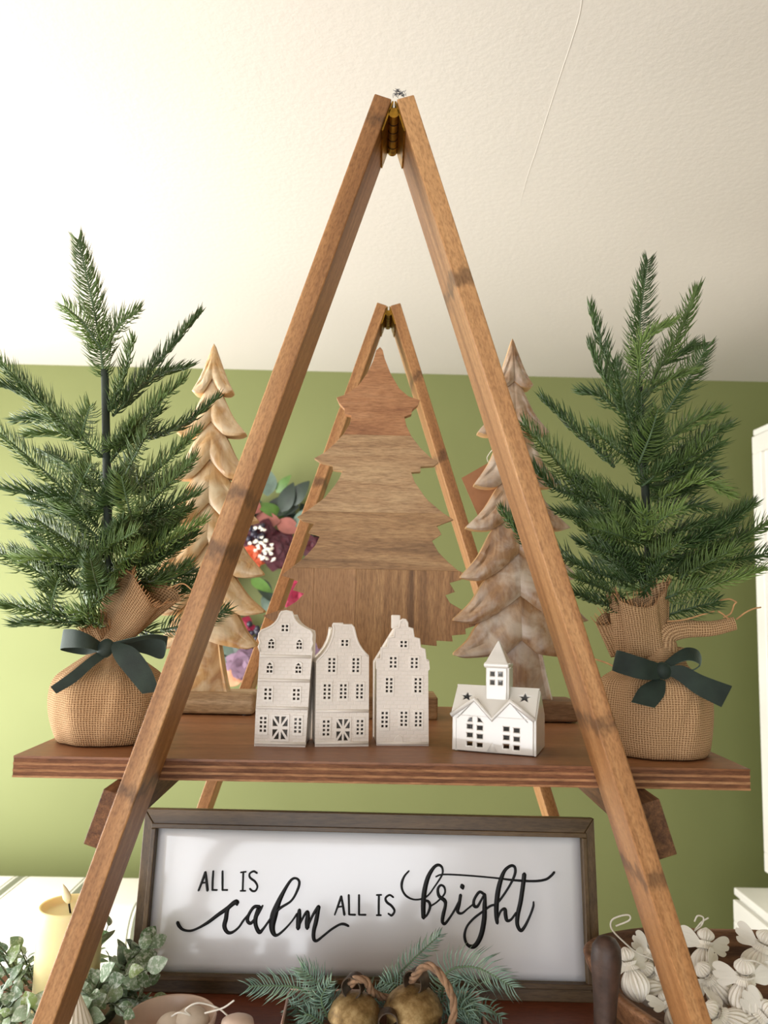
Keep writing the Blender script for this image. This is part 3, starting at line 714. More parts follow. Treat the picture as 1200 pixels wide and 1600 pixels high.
def cloth_lathe(prof, c, n, fn, M3=None, seed=0):
    """lathe with uv in metres"""
    mb = MB(); vs = []; uv = []; k = len(prof); v = 0.0
    for i, (r, z) in enumerate(prof):
        if i: v += math.hypot(r - prof[i - 1][0], z - prof[i - 1][1])
        rm = max(q[0] for q in prof) * .8
        for j in range(n + 1):
            a = 2 * PI * j / n; p = Vector(fn(r, z, a, i / (k - 1)))
            if M3 is not None: p = M3 @ p
            vs.append((p[0] + c[0], p[1] + c[1], p[2] + c[2])); uv.append((a * rm, v))
    n1 = n + 1
    fs = [(i * n1 + j, i * n1 + j + 1, (i + 1) * n1 + j + 1, (i + 1) * n1 + j) for i in range(k - 1) for j in range(n)]
    mb.add(vs, fs); mb.uv = uv
    return mb
def ribbon(root, A, B, th=.0011, n=26, name='ribbon'):
    pa = spline([at(*q) for q in A], n); pb = spline([at(*q) for q in B], n)
    k = 7; vs = []; top = []; 
    T = np.gradient((pa + pb) / 2, axis=0); Wd = pb - pa; N = np.cross(T, Wd); N /= np.linalg.norm(N, axis=1)[:, None] + 1e-9
    mb = MB(); sec = []
    for i in range(n):
        ring = []
        for j in range(k):
            t = j / (k - 1); c = pa[i] * (1 - t) + pb[i] * t; ring.append(c + N[i] * th * .5 * (1.0 if 0 < j < k - 1 else .55))
        for j in range(k - 1, -1, -1):
            t = j / (k - 1); c = pa[i] * (1 - t) + pb[i] * t; ring.append(c - N[i] * th * .5 * (1.0 if 0 < j < k - 1 else .55))
        sec.append(ring)
    m = 2 * k; vs = [p for r in sec for p in r]; fs = []; mi = []
    for i in range(n - 1):
        for j in range(m):
            fs.append((i * m + j, i * m + (j + 1) % m, (i + 1) * m + (j + 1) % m, (i + 1) * m + j)); mi.append(1 if j in (k - 1, m - 1) else 0)
    fs += [tuple(range(m - 1, -1, -1)), tuple((n - 1) * m + j for j in range(m))]; mi += [1, 1]
    mb.add(vs, fs); mb.m = mi
    return mb.build(name, [M['velvet'], M['velvet_edge']], root, smooth=True, angle=60)
def collar(root, p0, p1, r0, r1, flat, seed, name='bag_collar', nfr=70, twist=0.0):
    """flared open burlap collar along p0->p1 with a frayed rim"""
    p0 = np.array(p0); p1 = np.array(p1); ax = p1 - p0; H = np.linalg.norm(ax); M3 = basis(ax, (0, 1, 0))
    rnd = random.Random(seed); ph = [rnd.uniform(0, 6.28) for _ in range(4)]
    prof = [(r0 + (r1 - r0) * (i / 12) ** .9, H * i / 12) for i in range(13)]
    def fn(r, z, a, t):
        w = 1 + (.10 + .10 * t) * math.sin(3 * a + ph[0] + t * twist) + (.10 - .04 * t) * math.sin(5 * a + ph[1]) + .03 * math.sin(9 * a + ph[2])
        zz = z + t * t * H * .13 * math.sin(2 * a + ph[3])
        return (r * w * math.cos(a), r * w * flat * math.sin(a), zz)
    mb = cloth_lathe(prof, p0, 64, fn, M3); o = mb.build(name, M['burlap'], root, smooth=True)
    sm = o.modifiers.new('solid', 'SOLIDIFY'); sm.thickness = .0012
    mb = MB()
    for k in range(nfr):
        a = 2 * PI * (k + rnd.uniform(-.3, .3)) / nfr
        q = p0 + np.array(M3 @ Vector(fn(r1, H, a, 1))); q2 = p0 + np.array(M3 @ Vector(fn(r1 * 1.06, H + .004, a, 1)))
        d = (q2 - q); d /= np.linalg.norm(d); l = rnd.uniform(.004, .009); s = np.array([rnd.uniform(-.002, .002) for _ in range(3)])
        mb.tube([q - d * .001, q + d * l * .5 + s * .4, q + d * l + s], [.0006, .0005, .0003], 5)
    fr = mb.build('fringe', M['jute'], o, smooth=True); fr['kind'] = 'stuff'
    return o
def bag(root, cx, Yc, prof_px, seed, folds):
    """prof_px: (photo row at the bag's axis depth, half width px)"""
    rnd = random.Random(seed); ph = [rnd.uniform(0, 6.28) for _ in range(6)]
    pr = []
    for v_, hw in prof_px:
        p = at(cx, v_, Yc); q = at(cx + hw, v_, Yc); pr.append((q[0] - p[0], max(p[2], ZS + .0006)))
    z0 = pr[0][1]; pts = spline(pr, 40); x0 = at(cx, prof_px[2][0], Yc)[0]
    xt = at(cx, prof_px[-1][0], Yc)[0]
    prof = [(max(.002, r), z) for r, z in pts]; prof = [(.001, ZS + .0006), (prof[0][0] * .6, ZS + .0006)] + [(prof[0][0] * .97, ZS + .0008)] + prof
    zt = prof[-1][1]
    def fn(r, z, a, t):
        up = max(0, (z - ZS) / (zt - ZS))
        f = folds * (.25 + .75 * up ** 1.5)
        w = 1 + f * (.45 * math.sin(7 * a + ph[0] + 2.5 * up) + .3 * math.sin(11 * a + ph[1] - 2 * up) + .3 * math.sin(4 * a + ph[2] + 3 * up)) + .018 * math.sin(3 * a + ph[3] + up * 5)
        crease = math.exp(-((math.sin((a - 4.75 - .5 * up) / 2)) / .05) ** 2) * .05 * (1 if .3 < up < .8 else .3)
        return (r * (w - crease) * math.cos(a), r * (w - crease) * math.sin(a), z - ZS)
    mb = cloth_lathe(prof, (x0, Yc, ZS), 160, fn); return mb.build('burlap_bag', M['burlap'], root, smooth=True)
def strands(root, lists, r=.0007, name='jute_strand'):
    for L in lists:
        mb = MB(); mb.tube(spline([at(*q) for q in L], 18), r, 6); mb.build(name, M['jute'], root, smooth=True)
def fir(root, Yc, trunk, twigs, seed, fill, nl=.0278):
    rnd = random.Random(seed)
    mb = MB(); tp = [at(u, v_, Yc + d) for u, v_, d in trunk]; pth = spline(tp, 24)
    mb.tube(pth, np.linspace(.0052, .0040, 24), 10); mb.build('trunk', M['trunk'], root, smooth=True)
    for k, (pts, d, mat, n) in enumerate(twigs):
        if len(pts) == 2: pts = [pts[0], ((pts[0][0] + pts[1][0]) / 2 + rnd.uniform(-3, 3), (pts[0][1] + pts[1][1]) / 2 + 3), pts[1]]
        d0, d1 = d
        W = [at(u, v_, Yc + d0 + (d1 - d0) * (j / (len(pts) - 1)) ** .8) for j, (u, v_) in enumerate(pts)]
        nrm = (rnd.uniform(-.25, .25), -.62 + rnd.uniform(-.3, .3), .72)
        fir_branch(root, W, nl * rnd.uniform(.92, 1.08), seed * 100 + k, ('needle', 'needle_d', 'needle_l')[mat], n or nrm, rows=4)
    for k, (u, v_, rr) in enumerate(fill):
        a = rnd.uniform(0, 2 * PI); p0 = at(u, v_, Yc); el = rnd.uniform(.1, .5); L = rr * rnd.uniform(.8, 1.1)
        d = np.array([math.cos(a), math.sin(a), el]); e = p0 + d * L; mid = p0 + d * L * .55 + np.array([0, 0, -.012])
        fir_branch(root, [p0, mid, e], nl * .95, seed * 100 + 50 + k, 'needle_d' if k % 3 else 'needle', None, rows=6)
# ---- left tree
YL = .912
bl = at(168, 1110, YL)
t1 = thing('potted_fir', 'artificial fir tree in a burlap bag on the left end of the shelf', 'artificial tree', (bl[0], YL, ZS))
bag(t1, 168, YL, [(1158, 66), (1150, 74), (1118, 85), (1085, 88), (1058, 80), (1038, 56), (1022, 34), (1010, 25), (1000, 23)], 3, .13)
collar(t1, at(170, 1004, YL - .004), at(228, 916, YL - .010), .017, .034, .75, 5, twist=2)
collar(t1, at(160, 1002, YL - .006), at(148, 976, YL - .02), .012, .017, .6, 9, nfr=34, twist=1)
strands(t1, [[(180, 890, .885), (200, 893, .88), (212, 905, .885)], [(262, 920, .895), (285, 912, .9), (300, 922, .9)]], .0008)
bow1 = MB(); kc = at(165, 1013, .860)
bow1.ell(kc, (.0085, .0065, .0102), 18, 12, M=Matrix.Rotation(.4, 3, 'Y')); bow1 = bow1.build('bow_knot', M['velvet'], t1, smooth=True)
ribbon(t1, [(158, 1004, .862), (140, 992, .848), (120, 984, .846), (104, 983, .860), (101, 985, .872), (125, 993, .884), (154, 1008, .876)],
       [(158, 1019, .862), (140, 1014, .846), (118, 1012, .844), (97, 1013, .860), (98, 1017, .874), (130, 1023, .886), (152, 1019, .878)], n=44, name='bow_loop')
ribbon(t1, [(174, 1004, .860), (205, 997, .852), (235, 991, .858), (258, 993, .872), (259, 995, .882), (230, 998, .890), (192, 1004, .884)],
       [(174, 1016, .862), (205, 1004, .860), (235, 998, .866), (257, 1003, .876), (254, 1029, .884), (228, 1022, .892), (196, 1014, .886)], n=44, name='bow_loop')
ribbon(t1, [(158, 1016, .860), (140, 1027, .852), (110, 1051, .842), (79, 1073, .838)], [(166, 1026, .860), (145, 1042, .850), (118, 1066, .843), (88, 1084, .840)], name='bow_tail')
ribbon(t1, [(172, 1008, .858), (180, 1031, .848), (204, 1062, .842), (222, 1084, .838)], [(184, 1003, .858), (212, 1014, .848), (236, 1046, .843), (249, 1080, .842)], name='bow_tail')
tw = [
 ([(163, 592), (150, 500), (122, 374)], (0, 0), 0, (.1, -.9, .1)), ([(159, 548), (130, 505), (101, 478)], (0, -.02), 2, (0, -.8, .5)), ([(160, 548), (186, 508), (216, 486)], (0, -.02), 0, (0, -.8, .5)),
 ([(168, 645), (255, 556), (312, 489)], (0, .01), 1, (-.6, -.3, .6)), ([(172, 640), (195, 582), (207, 530)], (0, -.03), 0, None), ([(176, 650), (235, 592), (292, 574)], (0, -.04), 1, (-.3, -.3, .9)),
 ([(172, 722), (238, 640), (287, 594)], (0, -.05), 0, (-.5, -.6, .5)), ([(190, 690), (275, 670), (339, 622)], (0, -.03), 1, (-.2, -.3, .9)), ([(172, 792), (248, 732), (310, 674)], (0, -.06), 0, (-.4, -.6, .6)),
 ([(163, 716), (80, 642), (-8, 558)], (0, -.05), 0, (.4, -.6, .7)), ([(76, 640), (35, 612), (-8, 600)], (-.03, -.05), 1, (.1, -.2, .9)), ([(128, 684), (90, 676), (42, 679)], (-.02, -.03), 0, (0, -.4, .9)),
 ([(127, 684), (133, 660), (141, 634)], (-.02, -.05), 0, (0, -.9, .2)), ([(120, 668), (70, 652), (25, 655)], (.02, .03), 1, None), ([(152, 822), (82, 748), (-10, 668)], (0, -.07), 0, (.4, -.7, .6)),
 ([(117, 780), (130, 750), (143, 724)], (-.04, -.07), 0, (0, -.9, .3)), ([(116, 780), (55, 770), (-6, 762)], (-.04, -.06), 1, (0, -.3, .9)), ([(196, 742), (215, 705), (229, 680)], (-.02, -.06), 0, (-.3, -.8, .3)),
 ([(207, 814), (198, 780), (190, 744)], (-.05, -.08), 0, (0, -.9, .2)), ([(204, 814), (250, 770), (305, 716)], (-.03, -.07), 0, (-.4, -.7, .6)), ([(212, 822), (260, 795), (308, 772)], (-.03, -.06), 1, (-.2, -.5, .8)),
 ([(150, 882), (105, 845), (55, 810)], (-.03, -.09), 0, (.3, -.8, .5)), ([(143, 873), (180, 850), (213, 830)], (-.04, -.09), 0, (-.3, -.8, .5)), ([(146, 877), (90, 872), (28, 872)], (-.03, -.08), 2, (0, -.4, .9)),
 ([(120, 918), (55, 892), (-10, 860)], (-.02, -.06), 0, (.2, -.5, .8)), ([(205, 882), (260, 850), (319, 815)], (-.02, -.06), 2, (-.3, -.5, .8)), ([(178, 898), (200, 872), (222, 856)], (-.04, -.08), 2, (0, -.8, .5)),
 ([(155, 976), (75, 958), (-10, 944)], (-.01, -.05), 0, (0, -.4, .9)), ([(150, 974), (85, 972), (25, 974)], (-.02, -.04), 1, (0, -.2, 1)), ([(77, 957), (84, 930), (92, 904)], (-.03, -.06), 0, (0, -.9, .2)),
 ([(130, 962), (155, 938), (179, 914)], (-.03, -.06), 0, (-.2, -.8, .5)), ([(160, 980), (140, 962), (112, 955)], (-.03, -.055), 2, (0, -.6, .8)), ([(215, 915), (260, 905), (301, 893)], (.03, .05), 1, None),
 ([(225, 938), (262, 935), (296, 918)], (.03, .05), 1, None), ([(240, 930), (285, 915), (309, 900)], (.04, .06), 1, None), ([(250, 985), (310, 972), (356, 953)], (.05, .06), 1, None), ([(190, 990), (215, 984), (240, 990)], (.02, .02), 1, None),
 ([(158, 870), (90, 838), (20, 815)], (0, -.03), 1, None), ([(165, 850), (105, 800), (45, 780)], (0, .02), 1, None), ([(170, 900), (230, 880), (290, 850)], (0, -.03), 1, None), ([(165, 930), (110, 915), (60, 915)], (0, -.05), 0, None),
 ([(160, 760), (100, 720), (70, 705)], (.02, .05), 1, None), ([(170, 700), (220, 670), (250, 640)], (.02, .03), 1, None), ([(165, 835), (235, 812), (285, 800)], (-.01, -.04), 0, None), ([(168, 790), (150, 770), (128, 752)], (-.02, -.06), 0, None)]
fir(t1, YL, [(170, 1005, 0), (170, 880, 0), (167, 740, 0), (164, 590, 0), (163, 585, 0)], tw, 7,
    [(168, 700, .075), (168, 740, .085), (168, 770, .09), (168, 800, .095), (168, 820, .10), (168, 840, .10), (168, 860, .10), (168, 880, .10), (168, 895, .10), (168, 910, .10), (168, 925, .10), (168, 935, .09), (168, 850, .09), (168, 790, .08), (168, 870, .1), (168, 905, .1)])
# ---- right tree
YR = .897
br = at(1024, 1120, YR)
t2 = thing('potted_fir', 'artificial fir tree in a burlap bag on the right end of the shelf', 'artificial tree', (br[0], YR, ZS))
bag(t2, 1024, YR, [(1178, 70), (1168, 78), (1122, 85), (1088, 85), (1064, 80), (1050, 62), (1038, 48), (1026, 43), (1010, 40)], 11, .11)
collar(t2, at(1006, 1022, YR - .012), at(996, 932, YR - .030), .026, .030, .55, 15, nfr=56, twist=1.5)
collar(t2, at(980, 1018, YR - .004), at(962, 962, YR - .010), .016, .019, .6, 19, nfr=30)
# twisted flap pulled out to the right
fp = spline([at(1036, 1018, YR - .02), at(1042, 992, YR - .022), (at(1070, 983, YR - .024)), at(1112, 982, YR - .024), at(1148, 974, YR - .024)], 24)
mb = MB(); vs = []; uv = []; nn = 14
for i, p in enumerate(fp):
    T = fp[min(i + 1, 23)] - fp[max(i - 1, 0)]; T /= np.linalg.norm(T); B = np.cross(T, (0, -1, 0)); B /= np.linalg.norm(B); t = i / 23
    rr = .0085 * (1 - .35 * abs(t - .55)) + .010 * (1 - t) ** 3
    for j in range(nn + 1):
        a = 2 * PI * j / nn; q = p + B * rr * math.cos(a) + np.array([0, -1, 0]) * rr * .5 * math.sin(a); vs.append(q); uv.append((a * .007, i * .0045))
mb.add(vs, [(i * (nn + 1) + j, i * (nn + 1) + j + 1, (i + 1) * (nn + 1) + j + 1, (i + 1) * (nn + 1) + j) for i in range(23) for j in range(nn)]); mb.uv = uv
mb.build('bag_flap', M['burlap'], t2, smooth=True)
strands(t2, [[(1042, 971, .868), (1070, 968, .866), (1098, 960, .864), (1116, 955, .864)], [(1142, 970, .872), (1130, 960, .87), (1122, 955, .868)], [(1130, 965, .872), (1142, 958, .87), (1147, 945, .868), (1151, 941, .868)], [(1150, 968, .872), (1165, 957, .87), (1178, 951, .868), (1189, 949, .868)], [(1151, 941, .868), (1140, 936, .87), (1125, 938, .872)], [(930, 1030, .90), (948, 1036, .885), (960, 1042, .87)]], .0009)
mb = MB(); mb.ell(at(1036, 1048, .842), (.0095, .0065, .0085), 18, 12, M=Matrix.Rotation(.7, 3, 'Y')); mb.build('bow_knot', M['velvet'], t2, smooth=True)
ribbon(t2, [(1040, 1040, .844), (1005, 1028, .834), (970, 1017, .838), (966, 1018, .850), (995, 1026, .860), (1032, 1040, .852)],
       [(1042, 1060, .844), (1005, 1062, .832), (962, 1050, .838), (961, 1046, .850), (995, 1050, .862), (1034, 1052, .852)], n=44, name='bow_loop')
ribbon(t2, [(1034, 1038, .846), (1055, 1021, .850), (1073, 1012, .852), (1090, 1016, .856), (1096, 1030, .862), (1090, 1044, .868), (1070, 1050, .866), (1044, 1048, .856)],
       [(1044, 1046, .842), (1060, 1036, .842), (1074, 1032, .838), (1086, 1034, .836), (1094, 1040, .840), (1084, 1046, .846), (1068, 1048, .848), (1046, 1050, .848)], n=50, name='bow_loop')
ribbon(t2, [(1038, 1043, .840), (1066, 1040, .836), (1100, 1056, .832), (1144, 1072, .830)], [(1042, 1054, .840), (1060, 1064, .836), (1088, 1085, .831), (1127, 1105, .828)], name='bow_tail')
ribbon(t2, [(1024, 1060, .842), (1000, 1074, .832), (986, 1097, .826)], [(1040, 1064, .842), (1038, 1086, .832), (1023, 1106, .826)], name='bow_tail')
tw = [
 ([(998, 592), (1000, 500), (1012, 406)], (0, 0), 1, (.1, -.9, .1)), ([(965, 600), (938, 535), (922, 479)], (0, -.01), 1, (.8, -.4, .4)), ([(990, 660), (945, 590), (922, 539)], (-.02, -.03), 1, (.8, -.4, .4)),
 ([(1016, 600), (1060, 525), (1089, 452)], (0, -.02), 0, (-.7, -.3, .5)), ([(997, 608), (1003, 535), (1052, 502)], (-.02, -.04), 2, (-.3, -.3, .9)), ([(1040, 645), (1080, 585), (1105, 540)], (-.02, -.03), 1, (-.4, -.8, .3)),
 ([(1040, 570), (1068, 545), (1092, 540)], (.01, .02), 1, None), ([(975, 645), (940, 620), (907, 612)], (.02, .03), 1, (0, -.4, .9)), ([(998, 622), (1045, 592), (1086, 580)], (-.03, -.06), 0, (-.1, -.4, .9)),
 ([(960, 730), (892, 665), (849, 625)], (-.01, -.04), 1, (.6, -.3, .7)), ([(922, 780), (862, 712), (818, 664)], (-.03, -.06), 0, (.5, -.8, .3)), ([(922, 779), (870, 765), (824, 722)], (-.03, -.05), 1, (.4, -.5, .8)),
 ([(998, 724), (960, 700), (925, 668)], (-.03, -.06), 0, (.3, -.8, .4)), ([(1000, 745), (982, 652), (962, 566)], (-.03, -.07), 1, (.2, -.9, .1)), ([(998, 724), (1016, 680), (1028, 640)], (-.05, -.08), 0, (-.2, -.9, .2)),
 ([(1003, 700), (1002, 655), (1002, 614)], (-.04, -.06), 1, (0, -.9, .2)), ([(1028, 702), (1078, 662), (1123, 643)], (-.02, -.04), 0, (-.3, -.5, .8)), ([(1036, 732), (1085, 692), (1138, 664)], (-.01, -.02), 1, (-.3, -.4, .9)),
 ([(1045, 745), (1090, 715), (1126, 690)], (-.01, -.02), 1, None), ([(1040, 750), (1085, 730), (1116, 736)], (-.02, -.04), 1, None), ([(1030, 780), (1092, 752), (1141, 774)], (-.05, -.09), 2, (0, -.3, .95)),
 ([(1010, 838), (1030, 815), (1066, 793)], (-.07, -.12), 2, (-.2, -.8, .5)), ([(1000, 836), (1012, 812), (1002, 800)], (-.07, -.10), 2, None), ([(982, 838), (955, 795), (930, 755)], (-.04, -.07), 0, (.3, -.8, .4)), ([(1060, 860), (1120, 830), (1165, 793)], (-.02, -.04), 1, (-.3, -.4, .9)), ([(1080, 870), (1150, 845), (1212, 812)], (-.02, -.04), 0, (-.2, -.4, .9)),
 ([(1060, 905), (1105, 880), (1146, 858)], (-.03, -.07), 0, (-.3, -.7, .6)), ([(1070, 918), (1130, 908), (1190, 890)], (-.03, -.06), 2, (-.1, -.4, .9)), ([(1060, 890), (1140, 875), (1215, 862)], (-.01, -.03), 1, None),
 ([(1000, 872), (950, 862), (903, 848)], (-.04, -.07), 1, (.2, -.5, .8)), ([(992, 910), (940, 898), (894, 878)], (-.03, -.06), 1, (.2, -.5, .8)), ([(985, 955), (935, 942), (892, 925)], (-.01, -.03), 1, (0, -.3, .95)), ([(975, 935), (930, 915), (900, 905)], (-.02, -.05), 0, None),
 ([(1040, 962), (1080, 950), (1121, 940)], (-.01, -.03), 1, None), ([(1040, 935), (1075, 922), (1105, 920)], (-.04, -.07), 0, (-.2, -.7, .6)), ([(835, 860), (805, 825), (783, 797)], (.0, -.01), 1, None), ([(900, 880), (835, 850), (800, 815)], (.02, .0), 1, None),
 ([(1000, 790), (950, 770), (890, 745)], (0, -.03), 1, None), ([(1005, 820), (940, 815), (870, 800)], (0, -.05), 1, None), ([(1010, 860), (1060, 830), (1110, 815)], (0, -.05), 1, None), ([(1010, 890), (1030, 870), (1060, 850)], (-.04, -.09), 0, (-.2, -.8, .5)),
 ([(1005, 930), (1020, 905), (1030, 885)], (-.04, -.08), 1, None), ([(1000, 850), (960, 835), (925, 825)], (-.05, -.09), 0, (.2, -.8, .5)), ([(1002, 760), (1020, 745), (1045, 720)], (-.04, -.07), 1, None), ([(1010, 800), (1075, 790), (1110, 795)], (-.02, -.05), 1, None)]
fir(t2, YR, [(1024, 1020, 0), (1016, 900, 0), (1008, 760, 0), (999, 620, 0), (998, 592, 0)], tw, 8,
    [(1004, 680, .06), (1006, 720, .075), (1008, 760, .085), (1009, 780, .09), (1010, 800, .095), (1011, 820, .1), (1012, 840, .1), (1013, 855, .1), (1014, 870, .1), (1015, 885, .1), (1016, 900, .1), (1017, 915, .1), (1018, 925, .09), (1012, 830, .09), (1014, 880, .1), (1010, 740, .08)])
#PART4
# ------------------------------------------------------------------ lettered sign leaning on the lower shelf
BLp = on(200, 1550, ZL); BRp = on(941, 1568, ZL)
wS = np.linalg.norm(BRp - BLp)
lo_, hi_ = 0.0, .15
for _ in range(40):
    d = (lo_ + hi_) / 2
    if np.linalg.norm(at(932.5, 1276.5, BRp[1] + d) - at(231, 1265, BLp[1] + d)) < wS: lo_ = d
    else: hi_ = d
d = min(d, .075)
TLp = at(231, 1265, BLp[1] + d); TRp = at(932.5, 1276.5, BRp[1] + d)
ex = (BRp - BLp) / wS; up_ = ((TLp + TRp) - (BLp + BRp)) / 2; hS = np.linalg.norm(up_ - ex * (up_ @ ex)); ez = (up_ - ex * (up_ @ ex)) / hS; ey = np.cross(ez, ex)   # ey points away from the viewer
S0 = (BLp + BRp) / 2
sign = thing('framed_sign', 'wide white enamel sign with black script in a dark wood frame', 'sign', S0)
def sp(x, y, z): return S0 + ex * x + ey * y + ez * z
def sloc(u, v_, off):
    """photo pixel -> sign plane shifted by off along its normal (negative = towards the viewer)"""
    r = ray(u, v_); p0 = S0 + ey * off; t = ((p0 - CAM) @ ey) / (r @ ey); q = CAM + r * t - S0
    return q @ ex, q @ ez
FWt = .0165; hw_ = wS / 2; fd = .016
inn = [sloc(236, 1520, .008), sloc(917, 1531, .008), sloc(905, 1305, .008), sloc(251, 1296, .008)]
fb = (inn[0][1] + inn[1][1]) / 2 - .001; ftp = (inn[2][1] + inn[3][1]) / 2
for (P, mt) in (([(-hw_, 0), (hw_, 0), (hw_ - FWt, fb), (-hw_ + FWt, fb)], 'frame'), ([(-hw_, hS), (hw_, hS), (hw_ - FWt, ftp), (-hw_ + FWt, ftp)], 'frame'),
            ([(-hw_, 0), (-hw_ + FWt, fb), (-hw_ + FWt, ftp), (-hw_, hS)], 'framev'), ([(hw_, 0), (hw_ - FWt, fb), (hw_ - FWt, ftp), (hw_, hS)], 'framev')):
    mb = MB(); g = .00015; cxx = sum(p[0] for p in P) / 4; czz = sum(p[1] for p in P) / 4
    P2 = [(cxx + (p[0] - cxx) * .9995, czz + (p[1] - czz) * .999) for p in P]
    mb.hexa([sp(x, 0, z) for x, z in P2] + [sp(x, fd, z) for x, z in P2]); bev(mb.build('frame_rail', M[mt], sign), .0012, 2)
for (a, b, c_, d_, mt) in ((-hw_ + FWt - .006, hw_ - FWt + .006, fb - .006, fb - .0002, 'frame'), (-hw_ + FWt - .006, hw_ - FWt + .006, ftp + .0002, ftp + .006, 'frame'), (-hw_ + FWt - .006, -hw_ + FWt - .0002, fb, ftp, 'framev'), (hw_ - FWt + .0002, hw_ - FWt + .006, fb, ftp, 'framev')):
    mb = MB(); mb.hexa([sp(x, -.0022, z) for x, z in ((a, c_), (b, c_), (b, d_), (a, d_))] + [sp(x, .004, z) for x, z in ((a, c_), (b, c_), (b, d_), (a, d_))]); bev(mb.build('inner_bead', M[mt], sign), .0008, 2)
en = NT('white_enamel'); vv = en.coords(rnd=False)
en.set(Base_Color=lin((222, 222, 224)), Roughness=.16, Specular_IOR_Level=.6, Coat_Weight=.3, Coat_Roughness=.08); en.bump(en.noise(vv, 14, 2), .12, .004)
mb = MB(); NX, NZ = 40, 16; vs = []
x0, x1, z0, z1 = -hw_ + FWt + .0002, hw_ - FWt - .0002, fb + .0002, ftp - .0002
for i in range(NX + 1):
    for j in range(NZ + 1):
        a, b = i / NX, j / NZ; bul = .0035 * (1 - (2 * a - 1) ** 8) * (1 - (2 * b - 1) ** 6)
        vs.append(sp(x0 + (x1 - x0) * a, .0095 - bul, z0 + (z1 - z0) * b))
mb.add(vs, [(i * (NZ + 1) + j, (i + 1) * (NZ + 1) + j, (i + 1) * (NZ + 1) + j + 1, i * (NZ + 1) + j + 1) for i in range(NX) for j in range(NZ)])
o = mb.build('enamel_panel', en.mat, sign, smooth=True); sm = o.modifiers.new('solid', 'SOLIDIFY'); sm.thickness = .0008; sm.offset = -1
M['ink'] = plain('black_relief_paint', (14, 14, 15), .5, .1, 40, Specular_IOR_Level=.25)
def stroke(mb, pts, kx, ox, oy):
    P = spline([(ox + p[0] / kx, oy + p[1] / kx, p[2] / kx) for p in pts], max(6, len(pts) * 7))
    Q = np.array([sloc(p[0], p[1], .0055) for p in P]); k = len(Q)
    mpp = .00081
    T = np.gradient(Q, axis=0); T /= np.linalg.norm(T, axis=1)[:, None] + 1e-9; N = np.stack([-T[:, 1], T[:, 0]], 1)
    rows = []
    Wd = np.maximum(P[:, 2] * 1.45, 1.1) * mpp
    prof = [(-1, .0008), (-.85, -.0007), (0, -.0013), (.85, -.0007), (1, .0008)]
    # rounded ends
    e0 = Q[0] - T[0] * Wd[0] * .7; e1 = Q[-1] + T[-1] * Wd[-1] * .7
    QQ = np.vstack([e0, Q, e1]); NN = np.vstack([N[0], N, N[-1]]); WW = np.r_[Wd[0] * .35, Wd, Wd[-1] * .35]
    for i in range(k + 2):
        for a, h in prof: x, z = QQ[i] + NN[i] * WW[i] * a; rows.append(sp(x, .0058 + h, z))
    m = len(prof)
    mb.add(rows, [(i * m + j, (i + 1) * m + j, (i + 1) * m + j + 1, i * m + j + 1) for i in range(k + 1) for j in range(m - 1)] + [tuple(range(m)), tuple((k + 1) * m + j for j in range(m - 1, -1, -1))])
def word(strokes, kx, ox, oy):
    mb = MB()
    for s in strokes: stroke(mb, [(p + (4.5,)) if len(p) == 2 else p for p in s], kx, ox, oy)
    o = mb.build('lettering', M['ink'], sign, smooth=True); return o
word([[(200, 206, 4.5), (222, 150, 5.5), (243, 92, 6)], [(243, 92, 5), (250, 150, 6), (256, 206, 6)], [(216, 160, 3.5), (250, 156, 3.5)], [(292, 85), (288, 150, 5), (287, 203)], [(287, 203, 3.5), (316, 203, 4)], [(350, 85), (350, 150, 5), (350, 203)], [(350, 203, 3.5), (381, 203, 4)]], 4, 260, 1340)
word([[(480, 90), (478, 150), (476, 208)], [(464, 93, 3.5), (497, 89, 3.5)], [(462, 208, 3.5), (494, 208, 3.5)], [(566, 97), (545, 86), (520, 101), (523, 126, 5), (553, 150, 5), (568, 180), (557, 207), (537, 209), (521, 195)]], 4, 260, 1340)
word([[(68, 406, 7), (80, 430, 7), (105, 452, 5), (150, 458, 4.5), (200, 440, 5), (260, 405, 7), (320, 360, 8), (380, 318, 9), (420, 285, 10), (438, 280, 12), (441, 292, 8)],
      [(400, 297, 6), (380, 330, 9), (372, 380, 10), (362, 430, 10), (380, 466, 8), (410, 468, 6), (450, 438, 5), (480, 395, 5), (512, 355, 4)],
      [(582, 308, 8), (548, 309, 7), (517, 352, 7), (506, 393, 8), (526, 411, 7), (556, 380, 6), (588, 325, 6), (602, 300, 4)], [(572, 325, 9), (556, 385, 10), (560, 430, 9), (580, 466, 9), (602, 449, 6), (632, 408, 5), (668, 358, 6)],
      [(632, 408, 4), (700, 325, 6), (780, 270, 5), (820, 200, 6), (830, 152, 6), (810, 130, 5), (780, 140, 6), (740, 200, 8), (700, 280, 12), (672, 360, 17), (660, 430, 14), (670, 475, 10), (692, 485, 6), (732, 455, 5), (780, 403, 4), (816, 352, 5)],
      [(831, 328, 8), (827, 380, 12), (823, 442, 10)], [(823, 440, 4), (850, 382, 5), (872, 345, 6), (884, 345, 8), (881, 400, 12), (880, 440, 10)],
      [(880, 438, 5), (915, 360, 6), (950, 308, 8), (947, 335, 9), (935, 400, 10), (921, 460, 9), (921, 508, 8), (940, 520, 6), (980, 490, 5), (1030, 450, 5), (1080, 420, 5), (1110, 416, 6), (1138, 428, 5)]], 4, 260, 1340)
k2 = 3.243
